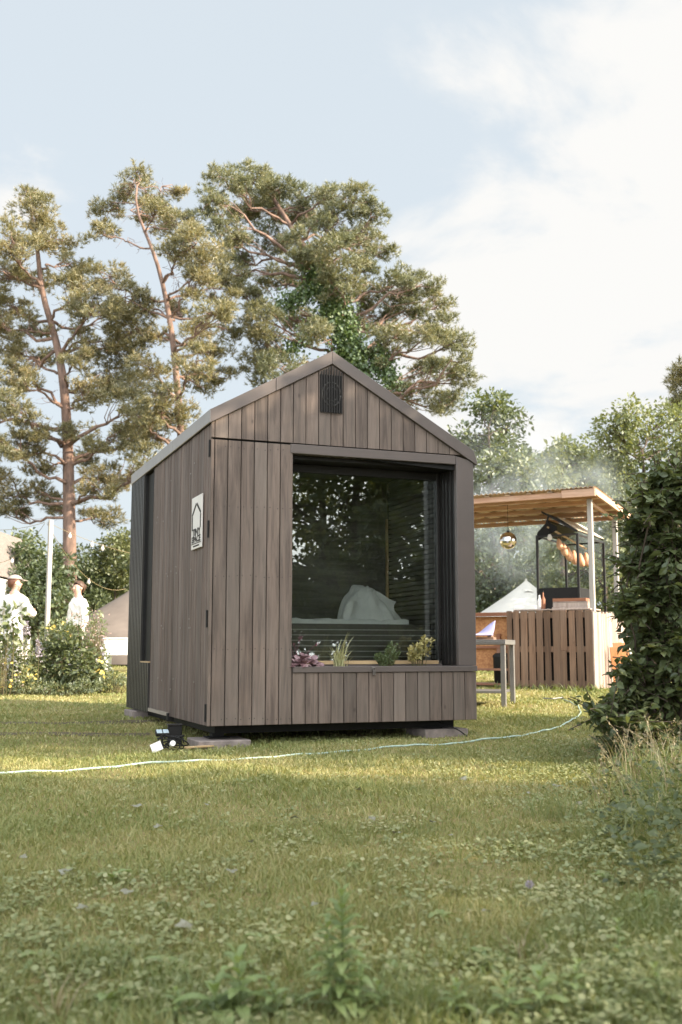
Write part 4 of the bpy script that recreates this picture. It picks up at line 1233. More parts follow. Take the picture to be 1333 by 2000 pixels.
def person(loc, face, h, lab, arms, hair, cap=False, shirt_open=False, turn=0.0):
    """figure facing +x of its own axes, built at 1.75 m and scaled"""
    root = empty('person', loc, face, lab, 'person')
    k = h / 1.75
    V = Vector
    nodes = []; edges = []
    def nd(co, r, par=None):
        nodes.append((V(co) * k, (r[0] * k, r[1] * k) if isinstance(r, tuple) else r * k))
        if par is not None: edges.append((par, len(nodes) - 1))
        return len(nodes) - 1
    def finish(name, mat, level=2, voxel=0):
        me = skin_mesh(name, nodes, edges, 0, level, voxel); me.materials.append(mat); return me
    # body
    pel = nd((0, 0, .96), .115); wa = nd((.01, 0, 1.10), .105, pel); ch = nd((.0, 0, 1.28), .12, wa); sh = nd((-.01, 0, 1.42), .085, ch)
    nk = nd((.0, 0, 1.51), .052, sh); ct, st_ = math.cos(turn), math.sin(turn)
    jaw = nd((.02 * ct, .02 * st_, 1.565), .066, nk); hd = nd((.012 * ct, .012 * st_, 1.635), .082, jaw); cr = nd((-.008 * ct, -.008 * st_, 1.70), .066, hd)
    nose = nd((.112 * ct, .112 * st_, 1.615), .012, hd)
    for s in (-1, 1): nd((-.005 * ct - s * .095 * st_, -.005 * st_ + s * .095 * ct, 1.62), .013, hd)
    for s in (-1, 1):
        hp = nd((0, s * .09, .90), .09, pel); kn = nd((.025, s * .10, .50), .058, hp); an = nd((-.01, s * .105, .10), .04, kn); nd((.12, s * .115, .035), .032, an)
        el, ha = arms[0 if s < 0 else 1]
        so = nd((-.01, s * .17, 1.40), .055, sh); e = nd(el, .042, so); w = nd(ha, .028, e)
        d = (V(ha) - V(el)).normalized(); side = d.cross(V((0, s, 0)) if abs(d.y) < .8 else V((0, 0, 1))).normalized(); nn = d.cross(side)
        pm = nd(V(ha) + d * .055, .030, w)
        for f in range(4):
            o_ = side * (f - 1.5) * .021; L_ = (.062, .075, .070, .055)[f]
            b_ = nd(V(ha) + d * .095 + o_, .0095, pm); m_ = nd(V(ha) + d * (.095 + L_ * .55) + o_ + nn * .008, .0085, b_); nd(V(ha) + d * (.095 + L_) + o_ + nn * .022, .007, m_)
        tb = nd(V(ha) + d * .05 + side * -.04, .011, pm); nd(V(ha) + d * .085 + side * -.062, .009, tb)
    me = finish('body', MAT['skin'])
    me.materials.append(MAT['eye']); me.materials.append(MAT['lip'])
    bm = bmesh.new(); bm.from_mesh(me)
    for s in (-1, 1):
        c = V((.075 * ct - s * .033 * st_, .075 * st_ + s * .033 * ct, 1.64)) * k
        r_ = bmesh.ops.create_uvsphere(bm, u_segments=8, v_segments=6, radius=.013 * k, matrix=Matrix.Translation(c))
        for v in r_['verts']:
            for f in v.link_faces: f.material_index = 1
    c = V((.083 * ct, .083 * st_, 1.57)) * k
    r_ = bmesh.ops.create_uvsphere(bm, u_segments=10, v_segments=6, radius=.02 * k, matrix=Matrix.Translation(c) @ Matrix.Rotation(turn, 4, 'Z') @ Matrix.Diagonal((.5, 1.1, .4, 1)))
    for v in r_['verts']:
        for f in v.link_faces: f.material_index = 2
    bm.to_mesh(me); bm.free()
    for p in me.polygons: p.use_smooth = True
    o = bpy.data.objects.new('body', me); COL.objects.link(o); o.parent = root
    # shirt
    g = Geo(); g.lathe([(0, .75), (.150, .75), (.168, .78), (.166, .95), (.150, 1.10), (.168, 1.26), (.182, 1.37), (.150, 1.43), (.085, 1.47), (.07, 1.505), (0, 1.505)], 28)
    g.v[0][:, 0] *= .70
    for s in (-1, 1):
        el, ha = arms[0 if s < 0 else 1]
        P_ = interp_path([V((-.01, s * .10, 1.405)), V((-.01, s * .165, 1.385)), V(el), V(el).lerp(V(ha), .93)], 16)
        g.tube(P_, np.interp(np.linspace(0, 1, 16), [0, .2, .6, .92, 1], [.07, .076, .06, .050, .042]), 14)
    for v_ in g.v: v_ *= k
    me = union_mesh('shirt', g, MAT['shirt'], .013)
    # soft creases
    n = len(me.vertices); co = np.empty(n * 3, np.float32); me.vertices.foreach_get('co', co); co = co.reshape(-1, 3)
    w_ = .008 * np.sin(co[:, 2] * 38 + co[:, 1] * 22 + 3 * np.sin(co[:, 0] * 20)) + .006 * np.sin(co[:, 1] * 60 + co[:, 2] * 15)
    cen = np.array([0, 0, 0]); dirs = co.copy(); dirs[:, 2] = 0; dirs = unit(dirs); co += dirs * w_[:, None]
    me.vertices.foreach_set('co', co.ravel()); me.update()
    o = bpy.data.objects.new('shirt', me); COL.objects.link(o); o.parent = root
    # trousers
    g = Geo(); g.lathe([(0, 1.06), (.13, 1.06), (.145, 1.0), (.158, .90), (.14, .80), (.07, .76), (0, .76)], 24)
    g.v[0][:, 0] *= .78
    for s in (-1, 1):
        P_ = interp_path([V((0, s * .075, .90)), V((.02, s * .095, .50)), V((-.008, s * .105, .07))], 12)
        g.tube(P_, np.interp(np.linspace(0, 1, 12), [0, .5, 1], [.095, .075, .062]), 14)
    for v_ in g.v: v_ *= k
    me = union_mesh('trousers', g, MAT['trouser'], .013)
    o = bpy.data.objects.new('trousers', me); COL.objects.link(o); o.parent = root
    # shoes
    for s in (-1, 1):
        nodes.clear(); edges.clear()
        a = nd((-.035, s * .11, .045), .045); b = nd((.06, s * .113, .04), .042, a); nd((.15, s * .118, .032), .033, b)
        me = finish('shoe', MAT['cap']); o = bpy.data.objects.new('shoe', me); COL.objects.link(o); o.parent = root
    # hair
    g = Geo(); nu, nv = 24, 14
    th, ph = np.meshgrid(np.linspace(0, 2 * np.pi, nu, endpoint=False), np.linspace(0.0, 1, nv))
    front = .5 + .5 * np.cos(th)                       # 1 on the face side
    low = 2.55 - 1.72 * np.clip((front - .2) / .8, 0, 1) ** .6
    P = ph * low
    rr = .094 + .004 * np.sin(9 * th + 4 * ph)
    x = rr * 1.10 * np.sin(P) * np.cos(th) - .012; y = rr * .93 * np.sin(P) * np.sin(th); z = 1.648 + rr * 1.08 * np.cos(P)
    X2 = x * ct - y * st_; Y2 = x * st_ + y * ct
    i = np.arange(nv - 1)[:, None] * nu; j = np.arange(nu)[None]; j2 = (j + 1) % nu
    g.add(np.stack([X2, Y2, z], -1).reshape(-1, 3) * k, np.stack([i + j, i + nu + j, i + nu + j2, i + j2], -1).reshape(-1, 4))
    if not cap:
        g.lathe([(0, -.035), (.025, -.028), (.036, 0), (.026, .028), (0, .036)], 12, (-.115 * ct * k, -.115 * st_ * k, 1.66 * k))
    hr = g.build('hair', hair, root, smooth=True); so_ = hr.modifiers.new('thick', 'SOLIDIFY'); so_.thickness = .008; so_.offset = 1
    if cap:
        g = Geo()
        P = ph * 1.28
        x = .108 * 1.08 * np.sin(P) * np.cos(th) - .008; y = .108 * .93 * np.sin(P) * np.sin(th); z = 1.672 + .092 * np.cos(P)
        g.add(np.stack([x * ct - y * st_, x * st_ + y * ct, z], -1).reshape(-1, 3) * k, np.stack([i + j, i + nu + j, i + nu + j2, i + j2], -1).reshape(-1, 4))
        a = np.linspace(-1.0, 1.0, 9); V_ = []
        for r0, dz in ((.098, 0), (.195, -.018)):
            for q in a:
                xx = r0 * math.cos(q * .9) + .005; yy = .085 * math.sin(q * 1.35); V_.append(((xx * ct - yy * st_) * k, (xx * st_ + yy * ct) * k, (1.695 + dz) * k))
        g.add(V_, [(i_, i_ + 1, 10 + i_, 9 + i_) for i_ in range(8)])
        cp = g.build('cap', MAT['hair_red'] if False else MAT['cap'], root, smooth=True); so_ = cp.modifiers.new('thick', 'SOLIDIFY'); so_.thickness = .006; so_.offset = 1
    return root


def build_people():
    Y = 18.0
    p = at(24, 1300, Y)
    person((p.x, p.y, float(gz(p.x, p.y))), R(62), 1.85, 'person in a white sweatshirt and grey cap seen from behind, one arm bent', [((.06, -.31, 1.14), (.27, -.16, 1.17)), ((-.02, .30, 1.13), (.12, .26, .90))], MAT['hair_red'], cap=True, turn=R(-38))
    p = at(149, 1300, Y + .3)
    person((p.x, p.y, float(gz(p.x, p.y))), R(222), 1.78, 'person with tied brown hair in an open white shirt, facing the path by the post', [((.0, -.25, 1.12), (.06, -.24, .86)), ((.0, .25, 1.12), (.08, .24, .86))], MAT['hair'], turn=R(8))


build_people()


# ------------------------------------------------------------------ trees
def limb(geo, p, q, r0, r1, r, wig=.12, n=9, sag=0.0, mi=0):
    p = np.asarray(p); q = np.asarray(q); L = np.linalg.norm(q - p)
    s = np.linspace(0, 1, n)[:, None]
    P = p + (q - p) * s
    w = r.normal(0, 1, (n, 3)); w = np.cumsum(w, 0); w -= w[0] + (w[-1] - w[0]) * s
    P = P + w * wig * L / n ** .5 * .8
    P[:, 2] += sag * L * (s[:, 0] - s[:, 0] ** 2) * -1
    geo.tube(P, np.linspace(r0, r1, n), 6, mi, cap=False)
    return P


def crown_tree(root, trunk, blobs, Y, seed, kind, mats, spread=1.0, puff=.42, dens=4.2, per=44, leaf=.12, wood_scale=1.0, loc=None, trunk_r=.3, droop=.0):
    """tree from a trunk line and a set of foliage masses.  blobs: (centre, rx, rz)"""
    r = np.random.default_rng(seed)
    base = Vector(root.location)
    T = np.asarray([tuple(Vector(p) - base) for p in trunk])
    P = interp_path(T, 26)
    rad = trunk_r * np.linspace(1, .10, 26) ** .85
    rad[0] *= 1.25
    g = Geo(); g.tube(P, rad, 10, 0)
    hs = P[:, 2] / P[-1, 2]
    wg = Geo(); fg = Geo()
    for (c, rx, rz) in blobs:
        c = np.asarray(tuple(Vector(c) - base))
        hor = np.linalg.norm(P[:, :2] - c[:2], axis=1)
        cost = np.abs(P[:, 2] - (c[2] - .30 * hor)) + .15 * hor
        i = int(np.argmin(cost[4:])) + 4
        L = np.linalg.norm(c - P[i])
        r0 = min(rad[i] * .55, .03 + .016 * L) * wood_scale
        lp = limb(wg, P[i], c, r0, .018, r, .16, 10, .05 + droop)
        n = max(4, int(dens * rx * rz / puff ** 2 * 1.0))
        d = rand_dirs(n, r); rr = r.uniform(.35, 1, n) ** .5
        pc = c + d * rr[:, None] * np.array([rx, rx * spread, rz])
        for q in pc:
            k = int(r.integers(5, 10)); s0 = lp[k]
            limb(wg, s0, q, .016 * wood_scale + .002, .005, r, .2, 5, -.05)
        if kind == 'pine':      # bare and dead twigs
            for q in range(5):
                k = int(r.integers(2, 9)); dd = rand_dirs(1, r)[0] * np.array([1, 1, .5]); limb(wg, lp[k], lp[k] + dd * r.uniform(.4, 1.1), .010, .003, r, .3, 6, .05)
        m = n * per
        pi = np.repeat(pc, per, 0); ps = np.repeat(r.uniform(.65, 1.25, n) * puff, per)
        d = rand_dirs(m, r)
        if kind == 'pine':
            d[:, 2] = d[:, 2] * .8 + .25; d = unit(d)
            C = pi + d * (ps * r.uniform(.15, 1.15, m) ** .7)[:, None] * np.array([1, 1, .7])
            nn = 11
            ax = unit(d * np.array([1, 1, .5]) + np.array([0, 0, .55]) + r.normal(0, .25, (m, 3)))
            C2 = np.repeat(C, nn, 0); A2 = np.repeat(ax, nn, 0)
            nd_ = unit(A2 * .75 + r.normal(0, .62, (m * nn, 3)))
            ln = leaf * r.uniform(.7, 1.25, m * nn)
            sd_ = unit(np.cross(nd_, r.normal(size=(m * nn, 3)))) * (leaf * .085)
            st = C2 + A2 * r.uniform(-.06, .06, (m * nn, 1))
            V = np.stack([st - sd_, st + sd_, st + nd_ * ln[:, None]], 1).reshape(-1, 3)
            fg.add(V, np.arange(m * nn * 3).reshape(-1, 3))
        else:
            C = pi + d * (ps * r.uniform(.1, 1, m) ** .5)[:, None] * np.array([1, 1, .75])
            D = unit(d + r.normal(0, .6, (m, 3)) + np.array([0, 0, -.25])); Nn = unit(r.normal(0, .55, (m, 3)) + np.array([0, 0, .9]))
            leaves(fg, C, D, Nn, leaf * r.uniform(.65, 1.25, m), LEAF_QUAD)
    tr = g.build('trunk', mats[0], root, smooth=True)
    wg.build('branches', mats[1], root, smooth=True)
    fg.build('foliage', mats[2], root)


def px_tree(name, lab, cat, trunk_px, blobs_px, Y, seed, kind, mats, depth=2.5, group=None, **kw):
    r = np.random.default_rng(seed + 100)
    b = at(*trunk_px[0], Y); base = Vector((b.x, b.y, float(gz(b.x, b.y)) - .05))
    root = empty(name, base, 0, lab, cat, group)
    tk = [base] + [at(px, py, Y + r.normal(0, .12)) for px, py in trunk_px[1:]]
    bl = []
    for (px, py, rx, ry) in blobs_px:
        y = Y + r.uniform(-depth, depth)
        bl.append((at(px, py, y), rx / F * Y, ry / F * Y))
    crown_tree(root, tk, bl, Y, seed, kind, mats, **kw)
    return root


PINE1 = [(65, 415, 40, 42), (58, 382, 14, 20), (25, 470, 55, 38), (105, 465, 42, 38), (5, 530, 55, 36), (140, 520, 35, 30), (150, 575, 55, 36), (60, 545, 40, 26), (20, 600, 40, 26), (185, 600, 50, 36), (235, 620, 45, 34),
         (60, 640, 50, 26), (10, 680, 40, 30), (180, 665, 50, 34), (245, 680, 40, 36), (215, 735, 48, 36), (170, 770, 42, 34), (250, 790, 40, 32), (210, 855, 44, 36), (270, 850, 34, 30), (232, 925, 36, 36), (188, 950, 44, 34), (110, 985, 36, 26),
         (45, 745, 40, 28), (15, 790, 35, 30), (60, 830, 34, 26), (20, 875, 44, 34), (80, 905, 32, 28), (5, 950, 34, 36), (200, 1010, 44, 24), (150, 700, 30, 26), (60, 700, 44, 26), (150, 840, 26, 26), (160, 900, 30, 26), (290, 900, 30, 34), (30, 1000, 40, 26), (70, 960, 30, 24), (10, 730, 40, 26), (50, 870, 30, 26), (-40, 620, 60, 60), (-50, 800, 60, 80)]
PINE2 = [(266, 345, 26, 26), (240, 375, 32, 24), (290, 385, 34, 24), (210, 415, 34, 26), (195, 455, 30, 22), (325, 400, 34, 24), (345, 377, 18, 10), (300, 430, 40, 26), (350, 440, 44, 30), (385, 475, 50, 30), (345, 500, 34, 26), (405, 520, 46, 32), (430, 565, 38, 28), (380, 560, 40, 30), (420, 610, 44, 26), (450, 585, 22, 24),
         (215, 540, 38, 30), (245, 580, 42, 30), (285, 600, 34, 26), (255, 650, 44, 34), (300, 655, 34, 28), (390, 655, 40, 30), (385, 705, 42, 30), (430, 690, 30, 26), (290, 715, 38, 28), (305, 770, 36, 32), (390, 745, 34, 26), (270, 820, 42, 30), (440, 740, 30, 22), (345, 800, 40, 34), (310, 850, 34, 34), (460, 640, 30, 26), (345, 610, 30, 26), (260, 760, 40, 30)]
PINE3 = [(440, 352, 44, 30), (405, 400, 30, 28), (490, 352, 50, 30), (545, 372, 48, 26), (600, 385, 44, 26), (655, 385, 38, 24), (700, 395, 36, 24), (725, 425, 26, 28), (470, 400, 48, 32), (530, 410, 48, 30), (600, 425, 48, 30), (660, 435, 48, 32), (715, 465, 42, 30), (745, 490, 26, 24), (445, 450, 36, 34), (470, 490, 40, 34), (530, 470, 44, 32), (600, 480, 50, 34), (665, 500, 50, 32), (720, 520, 34, 24),
         (450, 535, 34, 30), (480, 575, 40, 34), (540, 545, 40, 30), (600, 545, 44, 30), (660, 560, 42, 30), (720, 575, 40, 30), (775, 555, 46, 26), (825, 555, 40, 28), (860, 590, 32, 24), (800, 605, 50, 28), (740, 620, 44, 28), (865, 640, 40, 26), (895, 665, 28, 22), (830, 660, 44, 26), (770, 660, 40, 28), (880, 705, 40, 26), (905, 740, 28, 26), (840, 730, 46, 30), (800, 770, 44, 26), (865, 780, 44, 28),
         (515, 625, 38, 34), (520, 675, 42, 36), (500, 720, 36, 34), (550, 720, 38, 32), (580, 620, 34, 26), (610, 650, 34, 26), (690, 640, 34, 26), (745, 700, 36, 26)]


def build_pines():
    m1 = [MAT['bark'], MAT['bark'], MAT['needle']]
    px_tree('pine_tree', 'tall left pine with a thick straight bare trunk and drooping lower branches', 'pine tree', [(137, 1200), (137, 1100), (135, 964), (133, 856), (126, 748), (112, 669), (95, 610), (76, 565), (80, 500), (62, 440), (58, 385)], PINE1, 36, 11, 'pine', m1, leaf=.15, trunk_r=.27, puff=.34, per=26, dens=3.9)
    px_tree('pine_tree', 'slender leaning pine with a curved reddish trunk, between the two thicker pines', 'pine tree', [(362, 1200), (358, 900), (352, 820), (346, 748), (338, 658), (328, 599), (317, 545), (302, 491), (284, 451), (256, 404), (267, 372), (268, 362)], PINE2, 35, 12, 'pine', m1, leaf=.15, trunk_r=.2, puff=.34, per=26, dens=3.9)
    t = px_tree('pine_tree', 'broad many limbed pine with ivy on its trunk, rising behind the cabin roof', 'pine tree', [(700, 1200), (695, 900), (690, 760), (672, 660), (645, 570), (600, 490), (560, 430), (530, 380)], PINE3, 37, 13, 'pine', [MAT['bark'], MAT['bark'], MAT['needle2']], leaf=.15, trunk_r=.42, puff=.34, per=28, dens=4.2)
    # ivy up its trunk and big limbs
    r = np.random.default_rng(40)
    path = [at(px, py, 36.6) for px, py in ((700, 1150), (695, 900), (692, 760), (672, 660), (645, 575), (612, 515))]
    P = interp_path(path, 60)
    g = Geo(); st = Geo(); base = P[0].copy(); st.tube(P - base, .05, 6)
    for q, s in zip(P, np.linspace(0, 1, 60)):
        n = 260; wdt = .75 * (1 - .45 * s)
        C = q - base + r.normal(0, 1, (n, 3)) * np.array([wdt * .62, wdt * .55, .35]); C[:, 1] -= .25
        leaves(g, C, rand_dirs(n, r) + (0, -.3, -.6), rand_dirs(n, r) + (0, -.6, .4), r.uniform(.09, .17, n), LEAF_QUAD, wid=1.3)
    for a, b in (((655, 600), (560, 690)), ((690, 700), (720, 800)), ((620, 560), (545, 600)), ((740, 690), (765, 745)), ((690, 660), (700, 720))):
        A, B = np.array(at(*a, 36.3)), np.array(at(*b, 36.3))
        for s in np.linspace(0, 1, 12):
            n = 90; C = A + (B - A) * s - base + r.normal(0, .2, (n, 3)); leaves(g, C, rand_dirs(n, r) + (0, 0, -.8), rand_dirs(n, r) + (0, -.5, .4), r.uniform(.09, .15, n), LEAF_QUAD, wid=1.3)
    iv = empty('ivy', base, 0, 'bright green ivy climbing the trunk of the broad pine', 'ivy')
    g.build('foliage', MAT['ivy'], iv); st.build('stem', MAT['bark2'], iv)
    # tip of a pine reaching in at the right edge
    px_tree('pine_tree', 'pine at the right edge, only the tips of its branches in view', 'pine tree', [(1440, 1200), (1435, 900), (1425, 700), (1420, 560)], [(1330, 735, 16, 14), (1345, 760, 20, 16), (1335, 790, 14, 12), (1400, 700, 50, 40), (1440, 620, 60, 50), (1400, 790, 60, 40)], 30, 14, 'pine', m1, leaf=.16, trunk_r=.22)


def build_broadleaf():
    B = MAT['bark2']
    md = [B, B, MAT['leaf_dark']]; mm = [B, B, MAT['leaf_mid']]; mp = [B, B, MAT['leaf_pale']]
    px_tree('broadleaf_tree', 'dark round topped tree right behind the cabin corner, veiled by smoke', 'tree', [(960, 1220), (960, 1000), (955, 850)], [(940, 800, 30, 28), (965, 790, 26, 24), (935, 850, 42, 36), (985, 840, 36, 32), (1005, 880, 34, 30), (945, 905, 50, 36), (1000, 930, 44, 34), (1035, 925, 24, 28), (950, 970, 55, 36), (1020, 980, 44, 34), (900, 860, 30, 40)], 31, 21, 'leaf', mm, puff=.5, dens=4.5, per=120, leaf=.16, trunk_r=.22, depth=1.6)
    px_tree('broadleaf_tree', 'pale sunlit tree in the gap between the round topped tree and the feathery tree', 'tree', [(1100, 1220), (1100, 1000), (1100, 900)], [(1085, 885, 20, 20), (1075, 915, 26, 26), (1115, 905, 26, 24), (1145, 895, 26, 24), (1130, 940, 40, 30), (1080, 955, 36, 30), (1170, 930, 36, 40), (1110, 990, 50, 34)], 37, 22, 'leaf', mp, puff=.5, dens=4.5, per=110, leaf=.18, trunk_r=.2, depth=1.6)
    px_tree('broadleaf_tree', 'wide feathery light green tree on the right, above the big shrub', 'tree', [(1275, 1240), (1270, 1100), (1262, 980), (1255, 880)], [(1205, 830, 26, 22), (1240, 815, 32, 20), (1290, 825, 40, 26), (1335, 815, 34, 28), (1190, 870, 34, 28), (1240, 865, 44, 30), (1300, 880, 46, 34), (1185, 920, 40, 32), (1235, 925, 46, 34), (1300, 940, 50, 36), (1195, 970, 40, 32), (1260, 985, 50, 36), (1205, 1030, 44, 34), (1270, 1060, 50, 40), (1350, 900, 60, 60), (1345, 1000, 60, 60), (1215, 1090, 44, 34), (1250, 1140, 40, 34), (1380, 840, 60, 60)], 25, 23, 'leaf', mp, puff=.42, dens=3.4, per=150, leaf=.11, trunk_r=.16, depth=1.6)
    px_tree('broadleaf_tree', 'dark green bushy tree behind the mirror ball and bell tent', 'tree', [(990, 1220), (985, 1150), (980, 1080)], [(940, 1040, 40, 34), (985, 1050, 44, 34), (1030, 1060, 40, 34), (945, 1090, 44, 36), (1000, 1105, 44, 36), (935, 1140, 44, 36), (985, 1155, 44, 34), (1045, 1110, 36, 34), (930, 1180, 44, 26), (890, 1100, 50, 60)], 29, 24, 'leaf', md, puff=.45, dens=4.5, per=130, leaf=.14, trunk_r=.16, depth=1.4)
    px_tree('broadleaf_tree', 'dark thin stemmed tree behind the right posts of the canopy', 'tree', [(1185, 1230), (1180, 1120), (1175, 1040)], [(1100, 1070, 40, 32), (1150, 1060, 40, 34), (1195, 1070, 40, 34), (1110, 1120, 44, 34), (1165, 1130, 44, 36), (1215, 1140, 40, 36), (1130, 1175, 50, 30), (1195, 1185, 44, 30), (1250, 1190, 40, 40)], 27, 25, 'leaf', mm, puff=.45, dens=4.2, per=130, leaf=.13, trunk_r=.12, depth=1.2)
    # hedge bushes on the left
    L = [('dark hedge bush below the left pine, behind the white post', [(75, 1140, 44, 36), (40, 1120, 40, 34), (100, 1120, 40, 34), (60, 1180, 50, 36), (110, 1180, 44, 36), (90, 1215, 60, 30), (60, 1085, 34, 26)], 28, md),
         ('green bush at the left edge, between the hut and the post', [(15, 1085, 40, 32), (-20, 1100, 40, 40), (20, 1130, 40, 34), (10, 1180, 50, 40), (45, 1065, 26, 20)], 31, mm),
         ('dark bush behind the person with the tied hair', [(150, 1130, 40, 34), (185, 1145, 40, 34), (160, 1175, 44, 34), (200, 1180, 40, 30), (140, 1095, 36, 28), (175, 1210, 50, 28), (225, 1200, 40, 30)], 37, md),
         ('pale sunlit bush beside the rear corner of the cabin', [(225, 1075, 30, 28), (250, 1060, 26, 26), (205, 1100, 30, 26), (240, 1110, 34, 30), (265, 1100, 34, 40), (235, 1150, 34, 30)], 38, mp),
         ('green bush in the gap left of the slender pine, mostly hidden by the cabin', [(300, 1100, 50, 50), (360, 1080, 50, 50), (420, 1090, 60, 60), (330, 1000, 50, 40)], 33, mm)]
    for k, (lab, bl, Y, ms) in enumerate(L):
        x = bl[0][0]
        px_tree('hedge_bush', lab, 'bush', [(x, 1260), (x, 1190), (x, 1130)], bl, Y, 30 + k, 'leaf', ms, puff=.42, dens=4.6, per=130, leaf=.13, trunk_r=.08, depth=.9)


build_pines(); build_broadleaf()


# trees standing out of frame on the right and behind the camera: they shade the lawn and are mirrored in the window
def build_shade_trees():
    r = np.random.default_rng(77)
    base = Vector((8.2, 0.9, 0))
    root = empty('shade_tree', base, 0, 'tall leafy tree right of the lawn, out of the picture and mirrored in the window', 'tree', 'trees mirrored in the window')
    bl = []
    for k in range(46):
        z = r.uniform(.7, 8.6); rm = 2.5 * math.sin(math.pi * min(.95, (z + .8) / 10)) ** .6
        a = r.uniform(0, 2 * math.pi); q = rm * math.sqrt(r.uniform(.1, 1))
        bl.append((base + Vector((q * math.cos(a), q * math.sin(a), z)), .75, .62))
    crown_tree(root, [base, base + Vector((.1, 0, 3)), base + Vector((0, .2, 6)), base + Vector((.1, .1, 8.3))], bl, 0, 78, 'leaf', [MAT['bark2'], MAT['bark2'], MAT['leaf_mid']], puff=.5, dens=3.3, per=70, leaf=.16, trunk_r=.11)
    kids = list(root.children)
    for (x, y, rz, s) in ((9.6, 6.3, 1.0, 1.0), (12.5, -0.6, 2.2, 1.1), (10.6, -2.6, 3.3, 1.1), (6.6, -5.2, 4.1, .95), (13.5, 5.2, 5.0, 1.2), (3.4, -8.5, .6, 1.1)):
        c = root.copy(); COL.objects.link(c); c.location = (x, y, 0); c.rotation_euler = (0, 0, rz); c.scale = (s, s, s)
        for k in kids:
            d = k.copy(); COL.objects.link(d); d.parent = c


build_shade_trees()


def build_far_wood():
    """the wood that closes the view at the back, one mass"""
    r = np.random.default_rng(5)
    g = Geo()
    for k in range(420):
        x = r.uniform(-26, 26); y = r.uniform(44, 52)
        top = 4.6 + .8 * math.sin(x * .7) + (3.2 if x > 3 else 0) + .6 * math.sin(x * 1.9 + 1)
        z = .1 + r.uniform(0, 1) ** .9 * (top - .6)
        n = 330
        d = rand_dirs(n, r); rr = r.uniform(.3, 1, n)[:, None] ** .5
        C = np.array([x, y, z + .7]) + d * rr * np.array([1.5, 1.2, 1.0]) * r.uniform(.7, 1.2)
        leaves(g, C, d + r.normal(0, .5, (n, 3)), r.normal(0, .5, (n, 3)) + (0, 0, .9), r.uniform(.16, .32, n), LEAF_QUAD)
    tag(g.build('far_wood', MAT['leaf_mid']), 'dark wood closing the view far behind the cabin and the bar', 'wood', kind='stuff')


build_far_wood()

# ------------------------------------------------------------------ flower bed at the left
def garden_plant(name, lab, blobs, Y, mat, seed, leaf=.05, n=900, tpl=None, flowers=None, stems=22, wid=1.0, group=None, cat='plant'):
    r = np.random.default_rng(seed)
    b0 = blobs[0]; b = at(b0[0], b0[1], Y); base = Vector((b.x, b.y, float(gz(b.x, b.y))))
    t = empty(name, base, 0, lab, cat, group)
    g = Geo(); st = Geo(); tot = sum(x[2] * x[3] for x in blobs)
    fl = Geo()
    for (px, py, rx, ry) in blobs:
        c = np.array(at(px, py, Y + r.uniform(-.15, .15)) - base); a, h = rx / F * Y, ry / F * Y
        m = int(n * rx * ry / tot)
        d = rand_dirs(m, r); C = c + d * (r.uniform(.25, 1, m) ** .5)[:, None] * np.array([a, a * .8, h]); C[:, 2] = np.maximum(C[:, 2], .03)
        leaves(g, C, d + r.normal(0, .5, (m, 3)) + (0, 0, -.1), r.normal(0, .5, (m, 3)) + (0, -.3, .9), leaf * r.uniform(.6, 1.25, m), tpl or LEAF_FOLD, wid=wid)
        for k in range(max(3, int(stems * rx * ry / tot))):
            dd = rand_dirs(1, r)[0]; e = c + dd * np.array([a, a * .8, h]) * .8; e[2] = max(e[2], .06)
            s0 = np.array([c[0] * .6 + r.normal(0, .06), c[1] * .6 + r.normal(0, .06), -.02]); mid = (s0 + e) / 2 + r.normal(0, .03, 3)
            st.tube(interp_path([s0, mid, e], 6), [.006, .005, .005, .004, .003, .002], 4, cap=False)
    g.build('foliage', mat, t); st.build('stems', MAT['stem'], t)
    if flowers:
        for (fm, cnt, size, spots) in flowers:
            f = Geo(); q = 9; th = np.linspace(0, 2 * np.pi, q, endpoint=False); me = None
            for k in range(cnt):
                px, py, rx, ry = spots[k % len(spots)]
                c = np.array(at(px + r.normal(0, rx * .5), py + r.normal(0, ry * .5), Y - .35 + r.uniform(-.25, .25)) - base)
                if cnt > 60:      # seed heads: one mass
                    leaves(f, np.repeat(c[None], q, 0), rand_dirs(q, r), rand_dirs(q, r), size, LEAF_QUAD); continue
                if me is None:
                    D = np.stack([np.cos(th), np.sin(th), np.full(q, .25)], -1); h = Geo()
                    leaves(h, np.zeros((q, 3)), D, np.repeat([[0, 0, 1.0]], q, 0), size, LEAF_QUAD); h.lathe([(size * .28, -.001), (size * .2, size * .12), (0, size * .16)], 8)
                    o = h.build('bloom', MAT[fm], t); me = o.data
                else:
                    o = bpy.data.objects.new('bloom', me); COL.objects.link(o); o.parent = t
                o.location = c; o.rotation_euler = (R(50) + r.normal(0, .4), r.normal(0, .4), r.uniform(-.8, .8))
            if f.v: tag(f.build('seed_heads', MAT[fm], t), kind='stuff')
    return t


def flower_spike(lab, px, py0, py1, Y, mat, seed, w=.03, group='pale flower spikes in the flower bed'):
    r = np.random.default_rng(seed)
    a, b = at(px, py0, Y), at(px + r.uniform(-4, 4), py1, Y); zg = float(gz(b.x, b.y)); base = Vector((b.x, b.y, zg))
    t = empty('flower_spike', base, 0, lab, 'flower', group)
    A, B = np.array(a - base), np.array(b - base)
    g = Geo(); m = 150; q = r.uniform(0, 1, m)[:, None]; C = A * (1 - q) + B * q + r.normal(0, 1, (m, 3)) * w * (.35 + q)
    leaves(g, C, rand_dirs(m, r), rand_dirs(m, r), r.uniform(.02, .035, m), LEAF_QUAD, wid=1.3); g.build('petals', mat, t)
    s = Geo(); s.tube(interp_path([np.array([0, .02, 0]), B * .7, B, A], 8), .004, 5); s.build('stem', MAT['stem'], t)


